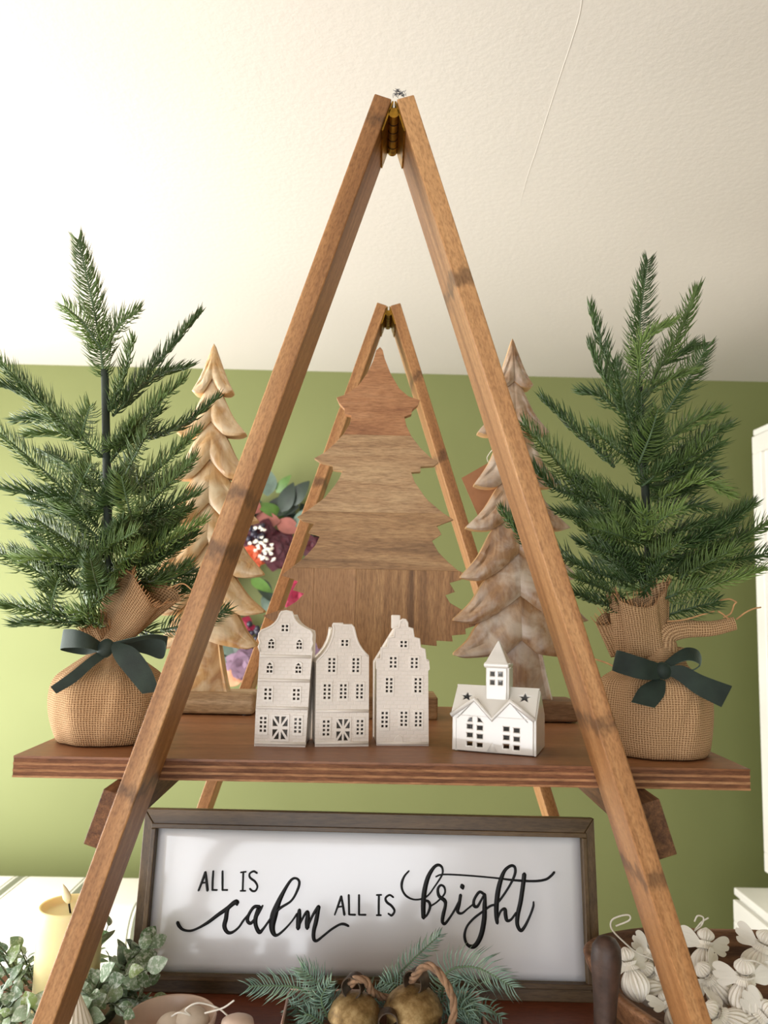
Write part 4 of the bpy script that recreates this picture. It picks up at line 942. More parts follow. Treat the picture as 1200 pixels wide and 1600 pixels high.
word([[(42, 290, 3), (60, 240, 4), (75, 197, 4.5)], [(75, 197, 4), (83, 240, 4.5), (91, 290, 4.5)], [(54, 251, 3), (85, 247, 3)], [(113, 190, 4), (114, 240, 4), (115, 288, 4)], [(115, 289, 3), (146, 290, 3.5)], [(165, 190, 4), (165, 240, 4), (165, 289, 4)], [(165, 290, 3), (199, 290, 3.5)]], k2, 510, 1340)
word([[(266, 192, 4), (265, 240, 4), (265, 292, 4)], [(254, 190, 3), (279, 189, 3)], [(254, 292, 3), (277, 292, 3)], [(339, 201, 3.5), (320, 190, 3.5), (300, 205, 4), (306, 226, 4.5), (331, 246, 4.5), (345, 271, 4), (331, 293, 4), (313, 284, 3)]], k2, 510, 1340)
word([[(418, 68, 3), (395, 95, 4), (382, 130, 5), (385, 165, 4), (405, 195, 4), (440, 212, 3), (480, 210, 3), (515, 192, 3), (550, 145, 3), (585, 90, 3.5), (588, 55, 4), (570, 38, 5), (545, 50, 6), (515, 100, 8), (497, 170, 9), (491, 240, 9), (492, 304, 8)],
      [(495, 217, 4), (518, 224, 5), (525, 250, 5), (512, 287, 4), (496, 304, 4)], [(522, 250, 3), (560, 225, 3), (598, 185, 3.5), (598, 152, 4), (580, 140, 4), (565, 160, 5), (571, 195, 6), (599, 218, 7), (603, 242, 6), (592, 290, 7), (588, 325, 6), (601, 335, 5), (625, 305, 4), (650, 265, 4), (679, 212, 5)],
      [(680, 190, 6), (672, 240, 6), (665, 273, 6), (685, 283, 4), (715, 260, 3), (742, 238, 3)], [(687, 142, 8), (689, 148, 9), (691, 154, 7)],
      [(801, 187, 5), (775, 175, 5), (749, 213, 5), (748, 243, 6), (765, 248, 5), (785, 215, 4), (803, 185, 4), (802, 240, 8), (800, 310, 9), (785, 390, 9), (760, 440, 8), (735, 452, 7), (710, 435, 5), (700, 395, 5), (712, 350, 4), (745, 310, 4), (790, 275, 4), (830, 246, 4), (852, 240, 4)],
      [(850, 240, 4), (880, 215, 4), (930, 140, 4), (955, 85, 5), (955, 50, 5), (935, 42, 5), (905, 65, 6), (885, 110, 8), (870, 170, 9), (862, 240, 9), (862, 300, 8), (866, 332, 6)], [(866, 312, 4), (885, 270, 4), (905, 262, 6), (908, 290, 7), (915, 318, 6), (935, 315, 4), (962, 280, 4)],
      [(1003, 85, 8), (998, 130, 8), (985, 220, 8), (970, 290, 8), (968, 340, 7), (985, 370, 6), (1005, 350, 5), (1030, 300, 4), (1048, 250, 4), (1050, 225, 3)],
      [(555, 97, 3), (590, 86, 3), (700, 90, 3), (850, 103, 3), (950, 115, 4), (1050, 120, 4), (1110, 112, 4), (1140, 92, 4), (1155, 75, 4)]], k2, 510, 1340)
# ------------------------------------------------------------------ candle
wx = NT('ivory_wax'); wx.set(Base_Color=lin((236, 222, 164)), Roughness=.45, Subsurface_Weight=.35, Subsurface_Radius=(.012, .008, .003), Subsurface_Scale=.6)
YC = .955
cl, cr_ = at(58, 1480, YC), at(156, 1480, YC); rC = (cr_[0] - cl[0]) / 2; xC = (cl[0] + cr_[0]) / 2; zC = at(107, 1413, YC)[2]
cn = thing('candle', 'ivory flameless pillar candle behind the left front leg', 'candle', (xC, YC, ZL))
mb = MB(); mb.lathe([(rC * .2, ZL + .0003), (rC * .98, ZL + .0003), (rC, ZL + .004), (rC, zC - .006), (rC * .985, zC - .001), (rC * .95, zC + .0004), (rC * .88, zC - .0012), (rC * .80, zC - .0065), (rC * .4, zC - .0085), (.002, zC - .009)], 64, (xC, YC, 0))
mb.build('wax', wx.mat, cn, smooth=True)
fl = NT('matt_flame'); fl.set(Base_Color=lin((246, 234, 198)), Roughness=.5, Subsurface_Weight=.3, Subsurface_Radius=(.004, .003, .001))
mb = MB(); b0 = at(108, 1412, YC - .004); b1 = at(98, 1381, YC - .004); Mf = basis(b1 - b0); Lf = np.linalg.norm(b1 - b0)
mb.lathe([(.0006, 0), (.0026, Lf * .08), (.0046, Lf * .30), (.0044, Lf * .45), (.0030, Lf * .70), (.0014, Lf * .9), (.0003, Lf)], 20, b0, M=Mf); mb.build('flame', fl.mat, cn, smooth=True)
mb = MB(); mb.tube([(xC, YC, zC - .010), b0 + (b1 - b0) * .02], .0011, 8); mb.build('wick', M['screw'], cn, smooth=True)
# ------------------------------------------------------------------ eucalyptus ring round the candle
def leaf_mesh(name, L, Wd, fold=.12, curl=.12, nu=7, round_=.8):
    vs = []; fs = []
    for i in range(nu + 1):
        t = i / nu; w = Wd * math.sin(PI * min(1, max(.02, t)) ** round_) ** .75 if 0 < i < nu else Wd * .06
        z = curl * L * math.sin(PI * t) - curl * L * t
        vs += [(L * t, -w, z + fold * w), (L * t, 0, z), (L * t, w, z + fold * w)]
    for i in range(nu): b = i * 3; fs += [(b, b + 3, b + 4, b + 1), (b + 1, b + 4, b + 5, b + 2)]
    return vs, fs
def leaf_data(name, L, Wd, mat, **kw):
    vs, fs = leaf_mesh(name, L, Wd, **kw); me = bpy.data.meshes.new(name); me.from_pydata(vs, [], fs); me.materials.append(mat)
    me.polygons.foreach_set('use_smooth', [True] * len(me.polygons)); me.update(); return me
eu = NT('eucalyptus_leaf'); oi = eu.n('ShaderNodeObjectInfo').outputs['Random']
c0 = eu.ramp(oi, [(0.0, lin((84, 112, 74))), (.45, lin((112, 138, 104))), (.8, lin((146, 166, 140))), (1.0, lin((128, 152, 84)))])
frost = eu.noise(eu.coords(), 260, 4, .7)
eu.set(Base_Color=eu.mix(eu.math('MULTIPLY', eu.ramp(frost, [(.48, (0, 0, 0, 1)), (.62, (1, 1, 1, 1))]), .75), c0, lin((214, 222, 212))), Roughness=.5); eu.bump(frost, .3, .0006)
M['twig'] = plain('dark_twig', (70, 78, 56), .7, .2, 60)
leafs = [leaf_data('leaf', .0155, .0062, eu.mat, round_=.9), leaf_data('leaf', .0130, .0058, eu.mat, round_=.85, curl=.2), leaf_data('leaf', .0175, .0066, eu.mat, curl=.05)]
er = thing('eucalyptus_ring', 'frosted eucalyptus candle ring around the ivory candle', 'candle ring', (xC, YC, ZL))
rnd = random.Random(12); NL = 0
mb = MB(); mb.tube([(xC + .052 * math.cos(a), YC + .052 * math.sin(a), ZL + .012) for a in np.linspace(0, 2 * PI, 33)], .0045, 8); mb.build('ring', M['twig'], er, smooth=True)
dirs = []
for k in range(42):
    a = rnd.uniform(0, 2 * PI)
    if k < 30: a = rnd.choice([rnd.uniform(-1.5, .6), rnd.uniform(2.4, 4.5)])
    dirs.append(a)
for k, a in enumerate(dirs):
    L = rnd.uniform(.055, .085); el = rnd.uniform(.15, 1.35)
    if math.sin(a) < -.5: L *= .65
    if math.cos(a) > .5: L *= .72
    if math.sin(a) > .4: L *= .75
    p0 = np.array([xC + .048 * math.cos(a), YC + .048 * math.sin(a), ZL + rnd.uniform(.012, .042)]); dd = np.array([math.cos(a + rnd.uniform(-.5, .5)), math.sin(a + rnd.uniform(-.5, .5)), el]); dd /= np.linalg.norm(dd)
    pth = spline([p0, p0 + dd * L * .5 + np.array([0, 0, .004]), p0 + dd * L + np.array([0, 0, rnd.uniform(-.006, .008)])], 10)
    mb = MB(); mb.tube(pth, np.linspace(.0012, .0006, 10), 5); st = mb.build('stem', M['twig'], er, smooth=True)
    nlv = 7
    for j in range(nlv):
        t = (j + 1) / nlv; p = pth[min(9, int(t * 9))]; T = Vector(pth[min(9, int(t * 9) + 0)] - pth[max(0, int(t * 9) - 2)]).normalized()
        side = rnd.uniform(0, 2 * PI) if j < nlv - 1 else 0
        q = basis(T); dv = q @ Vector((math.cos(side), math.sin(side), .55 if j < nlv - 1 else 3)); dv.normalize()
        xx = dv; zz = (T + Vector((rnd.uniform(-.6, .6), rnd.uniform(-.9, .1), rnd.uniform(0, .8)))); zz = (zz - xx * zz.dot(xx)).normalized(); yy = zz.cross(xx)
        R3 = Matrix((xx, yy, zz)).transposed()
        o = bpy.data.objects.new('leaf', leafs[rnd.randrange(3)]); C.objects.link(o); o.parent = st; s_ = rnd.uniform(.95, 1.45)
        o.matrix_local = Matrix.Translation(Vector(p - WL[er])) @ R3.to_4x4() @ Matrix.Scale(s_, 4); NL += 1
# small white ribbed cone
M['paper'] = plain('white_paper', (236, 231, 220), .8, .03, 30)
ca_ = at(119, 1541, .862); cb = np.array([ca_[0], .862, ZL])
mb = MB(); hC = ca_[2] - ZL
mb.lathe([(.026, .0004), (.024, hC * .25), (.016, hC * .6), (.001, hC)], 72, cb, fn=lambda r, z, a: r * (1 + .05 * math.cos(18 * a)))
tag(mb.build('ribbed_cone', M['paper'], smooth=False, org=cb), 'small white ribbed cone ornament half hidden by the left leg', 'ornament')
# ------------------------------------------------------------------ blush bowl with threads
M['blush'] = plain('blush_stoneware', (206, 182, 164), .35, .04, 30)
pb = at(268, 1585, .895); rB = at(338, 1585, .895)[0] - pb[0]; zB = on(268, 1571, 0)[2]; zR = at(268, 1586, .895)[2]
bw = thing('small_bowl', 'blush stoneware bowl at the bottom edge left of the bells', 'bowl', (pb[0], .895, ZL))
mb = MB(); t_ = .003
mb.lathe([(.001, ZL + .0004), (rB * .55, ZL + .0004), (rB * .85, ZL + (zR - ZL) * .35), (rB * .98, zR - .006), (rB, zR - .001), (rB - t_ * .5, zR + .0006), (rB - t_, zR - .001), (rB - t_ * 1.2, zR - .008), (rB * .75, ZL + (zR - ZL) * .4), (.001, ZL + .006)], 56, (pb[0], .895, 0))
mb.build('bowl', M['blush'], bw, smooth=True)
M['clay'] = plain('pale_clay', (205, 190, 172), .7, .05, 40)
for k, (u, v_, r_) in enumerate(((300, 1597, .018), (268, 1604, .016))):
    c_ = at(u, v_, .895); tg = thing('clay_bauble', ('pale clay bauble tied with white thread in the blush bowl', 'pale clay bauble lower in the blush bowl')[k], 'bauble', c_)
    mb = MB(); mb.ell(c_, (r_, r_, r_ * .8), 24, 14); mb.build('ball', M['clay'], tg, smooth=True)
    strg = [[(u - 4, v_ - 12, .885), (u - 10, v_ - 20, .88), (u + 10, v_ - 30, .88), (u + 40, v_ - 22, .885), (u + 58, v_ - 8, .89)], [(u + 20, v_ - 14, .882), (u + 48, v_ - 22, .88), (u + 66, v_ - 34, .88)]] if k == 0 else [[(u, v_ - 16, .885), (u + 12, v_ - 22, .88), (u + 30, v_ - 18, .885)]]
    for s_ in strg: mb = MB(); mb.tube(spline([at(*q) for q in s_], 24), .0009, 6); mb.build('thread', M['string'], tg, smooth=True)
c_ = at(371, 1598, .885); mb = MB(); mb.ell(c_, (.013, .013, .011), 24, 14)
c_[2] = ZL + .013; 
mb = MB(); mb.lathe([(.001, ZL + .0003), (.012, ZL + .0004), (.017, ZL + .02), (.0175, ZL + .036), (.016, ZL + .043), (.008, ZL + .047), (.001, ZL + .0475)], 30, (at(371, 1598, .880)[0], .880, 0))
tag(mb.build('stoneware_pot', M['blush'], smooth=True, org=(at(371, 1598, .880)[0], .880, ZL)), 'small rounded blush pot between the bowl and the bells', 'pot')
# ------------------------------------------------------------------ planter with bells and spruce sprigs
YP0, YP1 = .832, .935
px0, px1 = at(447, 1575, .90)[0], at(752, 1575, .90)[0]; zP = at(600, 1574, .90)[2]
M['tin'] = plain('rose_metal', (176, 142, 126), .4, .1, 30, Metallic=.6)
pl = thing('metal_trough', 'low rose metal trough holding sprigs and bells', 'trough', ((px0 + px1) / 2, (YP0 + YP1) / 2, ZL))
for (a, b, c_, d_) in ((px0, px0 + .0016, YP0, YP1), (px1 - .0016, px1, YP0, YP1), (px0, px1, YP0, YP0 + .0016), (px0, px1, YP1 - .0016, YP1)):
    mb = MB(); mb.box((a, c_, ZL + .0004), (b, d_, zP)); mb.build('side_panel', M['tin'], pl)
mb = MB(); mb.box((px0, YP0, ZL + .0004), (px1, YP1, ZL + .002)); mb.build('base', M['tin'], pl)
mb = MB(); rp = [(px0, YP0, zP), (px1, YP0, zP), (px1, YP1, zP), (px0, YP1, zP), (px0, YP0, zP)]
for a, b in zip(rp[:-1], rp[1:]): mb.tube([a, b], .0016, 8)
mb.build('rolled_rim', M['tin'], pl, smooth=True)
M['spruce'] = needle_mat('blue_spruce_needle', (92, 122, 110), (132, 160, 146), (156, 178, 140))
def sprig(label, lines, nl, seed):
    root = thing('spruce_sprig', label, 'sprig', at(*lines[0][0]), 'spruce sprigs in the trough')
    for k, L in enumerate(lines):
        nr = L[-1] if len(L[-1]) == 4 else None
        pts = [at(*q) for q in (L[:-1] if nr else L)]
        fir_branch(root, pts, nl, seed + k, 'spruce', nr[:3] if nr else (0, -.95, .3), rows=2 if k % 2 == 0 else 4, stem_r=.0014, flat=.2, step=.0030, wid=.00125)
sprig('blue green spruce sprig fanning out to the right of the bells', [[(690, 1558, .905), (700, 1518, .90), (745, 1512, .895), (802, 1543, .89)], [(700, 1575, .90), (730, 1560, .89), (752, 1590, .885)]], .030, 900)
sprig('upright spruce sprig rising between the two bells', [[(585, 1565, .915), (620, 1525, .92), (655, 1490, .925), (688, 1460, .93)]], .020, 920)
sprig('blue green spruce sprig spreading left over the frame', [[(500, 1572, .905), (470, 1545, .90), (430, 1540, .895), (389, 1541, .89)], [(520, 1570, .905), (495, 1535, .90), (470, 1512, .90)]], .025, 940)
sprig('small bright sprig curling left of the first bell', [[(512, 1590, .88), (502, 1560, .878), (518, 1532, .876)], [(505, 1600, .875), (480, 1585, .872), (470, 1600, .87)]], .016, 960)
sprig('spruce sprig hanging over the right end of the trough', [[(745, 1580, .90), (765, 1578, .90), (785, 1592, .90)], [(700, 1590, .885), (722, 1575, .88), (742, 1600, .875)]], .016, 980)
for k, (a, b) in enumerate((((470, 1590), (540, 1560)), ((560, 1570), (610, 1550)), ((670, 1575), (735, 1555)), ((480, 1600), (455, 1572)), ((690, 1600), (740, 1580)), ((640, 1560), (600, 1535)))):
    sprig(('spruce sprig lying behind the left bell', 'spruce sprig lying behind the gap between bells', 'spruce sprig lying behind the right bell', 'short spruce sprig at the trough left end', 'short spruce sprig low at the trough right end', 'short spruce sprig tucked under the rope')[k], [[(a[0], a[1], .905), ((a[0] + b[0]) / 2, (a[1] + b[1]) / 2 - 6, .905), (b[0], b[1], .90)]], .024, 1000 + k * 7)
bm = NT('aged_brass_bell'); vv = bm.coords()
bc = bm.ramp(bm.noise(vv, 90, 5, .7), [(.3, lin((92, 70, 42))), (.5, lin((138, 112, 70))), (.72, lin((176, 152, 108)))])
bm.set(Base_Color=bc, Metallic=.55, Roughness=.5); bm.bump(bm.noise(bm.coords(), 260, 4), .35, .0008)
M['iron'] = plain('dark_iron_strip', (74, 62, 50), .5, .25, 90, .3, 300, Metallic=.6)
def bell(label, u, vtop, Yb, r, lu, lv, lr, rot):
    """u, vtop: dome top in the photo; loop centre lu, lv and its radius"""
    c = at(u, vtop, Yb); root = thing('brass_bell', label, 'bell', (c[0], Yb, ZL))
    zt = c[2]; mb = MB()
    mb.lathe([(.001, zt), (r * .35, zt - .0012), (r * .66, zt - .0050), (r * .90, zt - .0115), (r * 1.02, zt - .0190), (r * 1.06, zt - .0210), (r * 1.06, zt - .0228), (r * .95, zt - .0245), (r * .93, zt - .034), (r * .95, ZL + .0035), (r * .88, ZL + .0032), (.002, zt - .03)], 48, (c[0], Yb, 0))
    mb.build('dome', bm.mat, root, smooth=True, angle=50)
    lc = at(lu, lv, Yb); mb = MB(); w = .0075; n = 30
    ax = Vector((math.cos(rot), math.sin(rot), 0)); cr2 = Vector((-ax.y, ax.x, 0))
    vs = []
    for i in range(n + 1):
        a = -PI / 2 + .35 + (2 * PI - .5) * i / n; rr = lr * (1 - .10 * i / n)
        for (k, dd) in ((-1, 0), (1, 0), (1, .0012), (-1, .0012)):
            q = Vector(lc) + cr2 * (rr + dd) * math.cos(a) + Vector((0, 0, 1)) * (rr + dd) * math.sin(a) + ax * k * w; vs.append(q)
    mb.add(vs, [(i * 4 + j, i * 4 + (j + 1) % 4, (i + 1) * 4 + (j + 1) % 4, (i + 1) * 4 + j) for i in range(n) for j in range(4)] + [(3, 2, 1, 0), (n * 4, n * 4 + 1, n * 4 + 2, n * 4 + 3)])
    mb.build('hanging_loop', M['iron'], root, smooth=True, angle=40)
    return root
bell('aged brass dome bell on the left with a dark strip loop', 555, 1551, .868, .0255, 553, 1540, .0100, 1.2)
bell('aged brass dome bell on the right with rope through its loop', 646, 1541, .872, .0285, 651, 1532, .0108, .9)
b3 = at(606, 1603, .845); root = thing('brass_bell', 'small brass bell at the bottom edge showing only its loop', 'bell', (b3[0], .850, ZL))
mb = MB(); mb.lathe([(.001, b3[2] - .004), (.010, b3[2] - .008), (.016, b3[2] - .018), (.0165, ZL + .004), (.001, ZL + .0032)], 36, (b3[0], .850, 0)); mb.build('dome', bm.mat, root, smooth=True)
mb = MB(); mb.lathe([(.0085, -.006), (.0098, -.006), (.0098, .006), (.0085, .006), (.0085, -.006)], 30, at(606, 1594, .848), M=Matrix.Rotation(PI / 2, 3, 'X'), cap=False); mb.build('hanging_loop', M['iron'], root, smooth=True, angle=40)
def rope(path, r, name, label, cat):
    P = spline(path, 70); mb = MB(); L = np.r_[0, np.cumsum(np.linalg.norm(np.diff(P, axis=0), axis=1))]
    T = np.gradient(P, axis=0); T /= np.linalg.norm(T, axis=1)[:, None]
    N = np.cross(T, (0, 1, .2)); N /= np.linalg.norm(N, axis=1)[:, None]; B = np.cross(T, N)
    for s in range(3):
        a = L / (r * 5.0) * 2 * PI / 2 + s * 2 * PI / 3
        mb.tube(P + N * (np.cos(a) * r * .55)[:, None] + B * (np.sin(a) * r * .55)[:, None], r * .62, 7)
    return tag(mb.build(name, M['rope'], smooth=True, org=path[0]), label, cat)
M['rope'] = plain('jute_rope', (128, 100, 76), .9, .2, 120, .5, 500)
rope([at(548, 1538, .868), at(556, 1530, .862), at(572, 1533, .862), at(580, 1548, .872), at(592, 1556, .885), at(612, 1560, .893), at(628, 1552, .892), at(640, 1537, .885), at(646, 1528, .872), at(650, 1523, .863), at(662, 1511, .860), at(676, 1511, .856), at(692, 1528, .848), at(706, 1556, .846), at(709, 1580, .844), at(704, 1606, .842)], .0036, 'jute_rope', 'thick twisted jute rope threaded through the bell loops', 'rope')
#PART5
# ------------------------------------------------------------------ wooden bowl of paper angels and the dark ladle
M['bowl_w'] = wood('bowl_dark_wood', (78, 50, 32), (122, 84, 56), (168, 122, 84), 'X', 16, 180, .6, speck=.45, wob=3)
zr = CAM[2] - .392
ry0, ry1 = .838, 1.052; byc = (ry0 + ry1) / 2
bxl = at(917, 1505, .95)[0]; bxc = bxl + .175
bo = thing('dough_bowl', 'rough dark wooden dough bowl full of paper angels', 'bowl', (bxc, byc, ZL))
AX, AY = .175, (ry1 - ry0) / 2
mb = MB(); n = 72; rows = []
def brow(sx, sy, z, wob):
    r = []
    for j in range(n):
        a = 2 * PI * j / n; e = 2.4
        cx_ = math.copysign(abs(math.cos(a)) ** (2 / e), math.cos(a)); cy_ = math.copysign(abs(math.sin(a)) ** (2 / e), math.sin(a))
        w = 1 + wob * (.5 * math.sin(3 * a + 1) + .4 * math.sin(5 * a + .4) + .2 * math.sin(11 * a))
        r.append((bxc + AX * sx * cx_ * w, byc + AY * sy * cy_ * w, z - .034 * max(0, -cy_) ** 1.5 * max(0, z - ZL) / hB + wob * .05 * math.sin(2 * a + 2.2) + wob * .03 * math.sin(7 * a)))
    return r
hB = zr - ZL
for (sx, sy, zf, wb) in ((.45, .45, .0004 / hB, 0), (.72, .72, .06, .01), (.9, .9, .45, .02), (.985, .985, .85, .03), (1, 1, .97, .03), (.985, .98, 1.0, .03), (.945, .925, .985, .03), (.90, .88, .75, .02), (.76, .74, .30, .01), (.4, .4, .16, 0)):
    rows += brow(sx, sy, ZL + hB * zf, wb)
kk = 10
mb.add(rows, [(i * n + j, i * n + (j + 1) % n, (i + 1) * n + (j + 1) % n, (i + 1) * n + j) for i in range(kk - 1) for j in range(n)] + [tuple(range(n - 1, -1, -1)), tuple((kk - 1) * n + j for j in range(n))])
mb.build('bowl', M['bowl_w'], bo, smooth=True)
M['pleat'] = plain('cream_pleated_paper', (244, 238, 226), .8, .03, 30)
def angel_meshes():
    R = {}
    def me(name, mb, mat, smooth=True, angle=50):
        o = mb.build(name, mat, None, smooth=smooth, angle=angle); d = o.data; bpy.data.objects.remove(o); R[name] = d
    pl_ = lambda N, amp: (lambda r, z, a: r * (1 + amp * abs(math.sin(N * a / 2)) - amp * .5))
    mb = MB(); k = 14; prof = [(max(.0008, .0142 * math.sin(PI * min(1, (i / k) * .96 + .02)) ** .7 * (1.05 - .25 * i / k)), -.034 + .034 * i / k) for i in range(k + 1)]
    mb.lathe(prof, 128, fn=pl_(16, .34)); me('body', mb, M['pleat'])
    mb = MB(); mb.lathe([(.0085, -.0035), (.0075, -.001), (.004, .002), (.003, .004)], 96, fn=pl_(24, .22), cap=False); mb.lathe([(.003, .0), (.006, .001), (.0085, .0045)], 96, fn=pl_(24, .22), cap=False); me('collar', mb, M['pleat'])
    mb = MB(); k = 10; mb.lathe([(max(.0008, .0082 * math.sin(PI * i / k) ** .8), .0035 + .0155 * i / k) for i in range(k + 1)], 112, fn=pl_(14, .34)); me('head', mb, M['pleat'])
    ol = [(.003, -.004), (.010, -.0035), (.018, -.006), (.023, -.0055), (.0255, -.002), (.0235, .000), (.0275, .002), (.0285, .006), (.0255, .0075), (.0285, .0105), (.027, .0145), (.022, .0155), (.015, .0125), (.008, .006), (.003, .001)]
    ol = [tuple(p) for p in spline(ol + [ol[0]], 46)[:-1]]
    for nm, sx in (('wing', 1), ('wing_m', -1)):
        oo = [(sx * x, z) for x, z in ol]; oo = oo if sx > 0 else oo[::-1]
        vs, fs = plate(oo, (), .0007); mb = MB(); mb.add([(x, y + .004 * (abs(x) / .028) ** 2, z) for x, y, z in vs], fs); me(nm, mb, M['paper'], False, None)
    mb = MB(); mb.tube(spline([(0, 0, .019), (.004, -.002, .030), (.003, .0, .042), (-.002, .001, .043), (-.003, -.001, .030), (0, 0, .019)], 30), .0006, 6); me('hanging_thread', mb, M['string'])
    return R
AM = angel_meshes()
def angel(label, u, v_, Y, dir_px, roll, scale=1.0, thread=False, facing=(0, -1, .15)):
    """u, v_: neck position; dir_px: screen direction of the head"""
    p = at(u, v_, Y); q = at(u + dir_px[0], v_ + dir_px[1], Y + dir_px[2]); z = Vector(q - p).normalized()
    f = Vector(facing); y = -(f - z * f.dot(z)).normalized(); x = y.cross(z)
    R3 = Matrix((x, y, z)).transposed() @ Matrix.Rotation(roll, 3, 'Z')
    root = thing('paper_angel', label, 'ornament', p, 'pleated paper angels in the dough bowl'); root.rotation_euler = R3.to_euler(); root.scale = (scale,) * 3
    for nm, key in (('body', 'body'), ('collar', 'collar'), ('head', 'head'), ('wing', 'wing'), ('wing', 'wing_m')) + ((('hanging_thread', 'hanging_thread'),) if thread else ()):
        o = bpy.data.objects.new(nm, AM[key]); C.objects.link(o); o.parent = root
angel('pleated white paper angel leaning at the bowl left end beside the dark ladle', 984, 1510, .925, (-12, -40, .01), .5, 1.0)
angel('white paper angel with one wing showing left of the right leg', 1015, 1490, .965, (20, -30, 0), .3, .95)
angel('white paper angel sitting upright at the back rim right of the leg', 1102, 1478, .955, (2, -40, .01), 0, 1.0)
angel('headless looking pleated angel bent over in the middle of the bowl', 1108, 1528, .920, (-30, -40, .0), .4, 1.0)
angel('white paper angel facing forward with both wings spread, right of the leg', 1164, 1530, .892, (-2, -40, .0), 0, 1.12)
angel('white paper angel at the right frame edge by the white cabinet', 1190, 1480, .955, (14, -40, .0), -.2, 1.05)
angel('paper angel lying face down at the bottom right of the leg', 1126, 1586, .880, (-40, -24, .0), .9, 1.0)
angel('pleated paper angel lying flat in the shade left of the leg', 1042, 1545, .93, (40, -14, .0), 0, .95)
angel('small pleated paper angel half hidden behind the leg foot', 1046, 1572, .905, (-20, -40, .02), .6, .85)
angel('paper angel with broad wing in the bottom right corner', 1188, 1590, .878, (30, -30, 0), .3, 1.1)
angel('paper angel tucked in the bowl between the leg and the left rim', 1022, 1525, .94, (-30, -30, 0), -.3, .9)
for k, (L, lb) in enumerate((([(1023, 1500, .91), (995, 1488, .905), (975, 1472, .90), (956, 1452, .90), (956, 1438, .90), (970, 1431, .90), (983, 1430, .90), (983, 1438, .90), (962, 1447, .90)], 'white hanging thread looped over the bowl left end'), ([(1085, 1455, .97), (1096, 1446, .97), (1099, 1434, .97), (1090, 1431, .97), (1085, 1440, .97)], 'short white thread loop by the bowl back rim'), ([(1086, 1453, .972), (1096, 1441, .972), (1107, 1434, .972)], 'frayed cream thread end by the bowl back rim'), ([(1200, 1512, .89), (1180, 1502, .885), (1160, 1500, .885)], 'white thread crossing the forward facing angel'))):
    P = [at(*q) for q in L]; mb = MB(); mb.tube(spline(P, 40), .0009, 6); tag(mb.build('thread', M['string'], smooth=True, org=P[0]), lb, 'thread')
M['ladle'] = plain('charred_wood', (62, 46, 38), .55, .25, 60, .5, 160, .001)
l0 = at(944, 1650, .845); l1 = at(948, 1464, .845); Ml = basis(l1 - l0); Lh = np.linalg.norm(l1 - l0)
mb = MB(); mb.lathe([(.010, 0), (.0105, Lh * .25), (.0115, Lh * .45), (.0135, Lh * .65), (.0150, Lh * .80), (.0138, Lh * .92), (.009, Lh * .985), (.003, Lh)], 28, l0, M=Ml)
ld = thing('wooden_ladle', 'dark charred wooden ladle handle standing in front of the sign corner', 'ladle', (l0[0], .845, ZL)); mb.build('handle', M['ladle'], ld, smooth=True)
mb = MB(); mb.lathe([(.001, ZL + .0005), (.018, ZL + .001), (.026, ZL + .008), (.024, ZL + .014), (.006, ZL + .016), (.001, ZL + .016)], 28, (l0[0], .847, 0)); mb.build('scoop', M['ladle'], ld, smooth=True)
# ------------------------------------------------------------------ floral wreath on the wall
YW = 2.85
M['wl_a'] = plain('dark_green_leaf', (34, 48, 36), .45, .2, 20); M['wl_b'] = plain('grey_green_leaf', (88, 106, 94), .6, .15, 20); M['wl_c'] = plain('bright_green_leaf', (78, 112, 46), .5, .15, 20)
M['wl_p'] = plain('dusty_pink_petal', (150, 92, 84), .7, .12, 20); M['burg'] = plain('burgundy_petal', (66, 14, 28), .7, .2, 40); M['orange'] = plain('burnt_orange_petal', (176, 72, 36), .7, .15, 40)
M['magenta'] = plain('magenta_petal', (136, 20, 54), .7, .12, 40); M['mauve'] = plain('mauve_petal', (118, 92, 112), .7, .12, 40); M['wfl'] = plain('white_petal', (238, 234, 222), .7, .04, 40); M['berry'] = plain('dark_berry', (40, 36, 52), .3, .2, 40)
M['peach'] = plain('peach_petal', (196, 138, 104), .7, .1, 40)
wc = at(436, 915, YW); Rw = at(436 + 105, 915, YW)[0] - wc[0]
wr = thing('floral_wreath', 'mixed flower and eucalyptus wreath hanging on the green wall', 'wreath', wc)
mb = MB(); mb.tube([wc + np.array([Rw * math.cos(a), .02, Rw * math.sin(a)]) for a in np.linspace(0, 2 * PI, 49)], .012, 8); mb.build('wreath_ring', M['twig'], wr, smooth=True)
WLF = {k: leaf_data('leaf', .10, w_, M[k], round_=r_, curl=.08) for k, w_, r_ in (('wl_a', .026, .8), ('wl_b', .036, .95), ('wl_c', .022, .75), ('wl_p', .034, .95))}
rnd = random.Random(21)
def put(data, name, root, pos, xdir, zdir, s):
    x = Vector(xdir).normalized(); z = Vector(zdir); z = (z - x * z.dot(x)).normalized(); y = z.cross(x)
    o = bpy.data.objects.new(name, data); C.objects.link(o); o.parent = root
    o.matrix_local = Matrix.Translation(Vector(pos) - Vector(WL[root])) @ Matrix((x, y, z)).transposed().to_4x4() @ Matrix.Scale(s, 4); return o
for k in range(165):
    a = rnd.uniform(0, 2 * PI); rr = Rw + rnd.uniform(-.035, .035); p = wc + np.array([rr * math.cos(a), rnd.uniform(-.05, .01), rr * math.sin(a)])
    out_ = rnd.uniform(-.5, 1.1); da = a + rnd.choice((-1, 1)) * rnd.uniform(.4, 1.5) * (1 if out_ > 0 else 1.6)
    put(WLF[rnd.choice(('wl_a', 'wl_a', 'wl_a', 'wl_a', 'wl_a', 'wl_b', 'wl_b', 'wl_c', 'wl_p'))], 'leaf', wr, p, (math.cos(da), rnd.uniform(-.5, .1), math.sin(da)), (rnd.uniform(-.4, .4), -1, rnd.uniform(-.1, .6)), rnd.uniform(.65, 1.15))
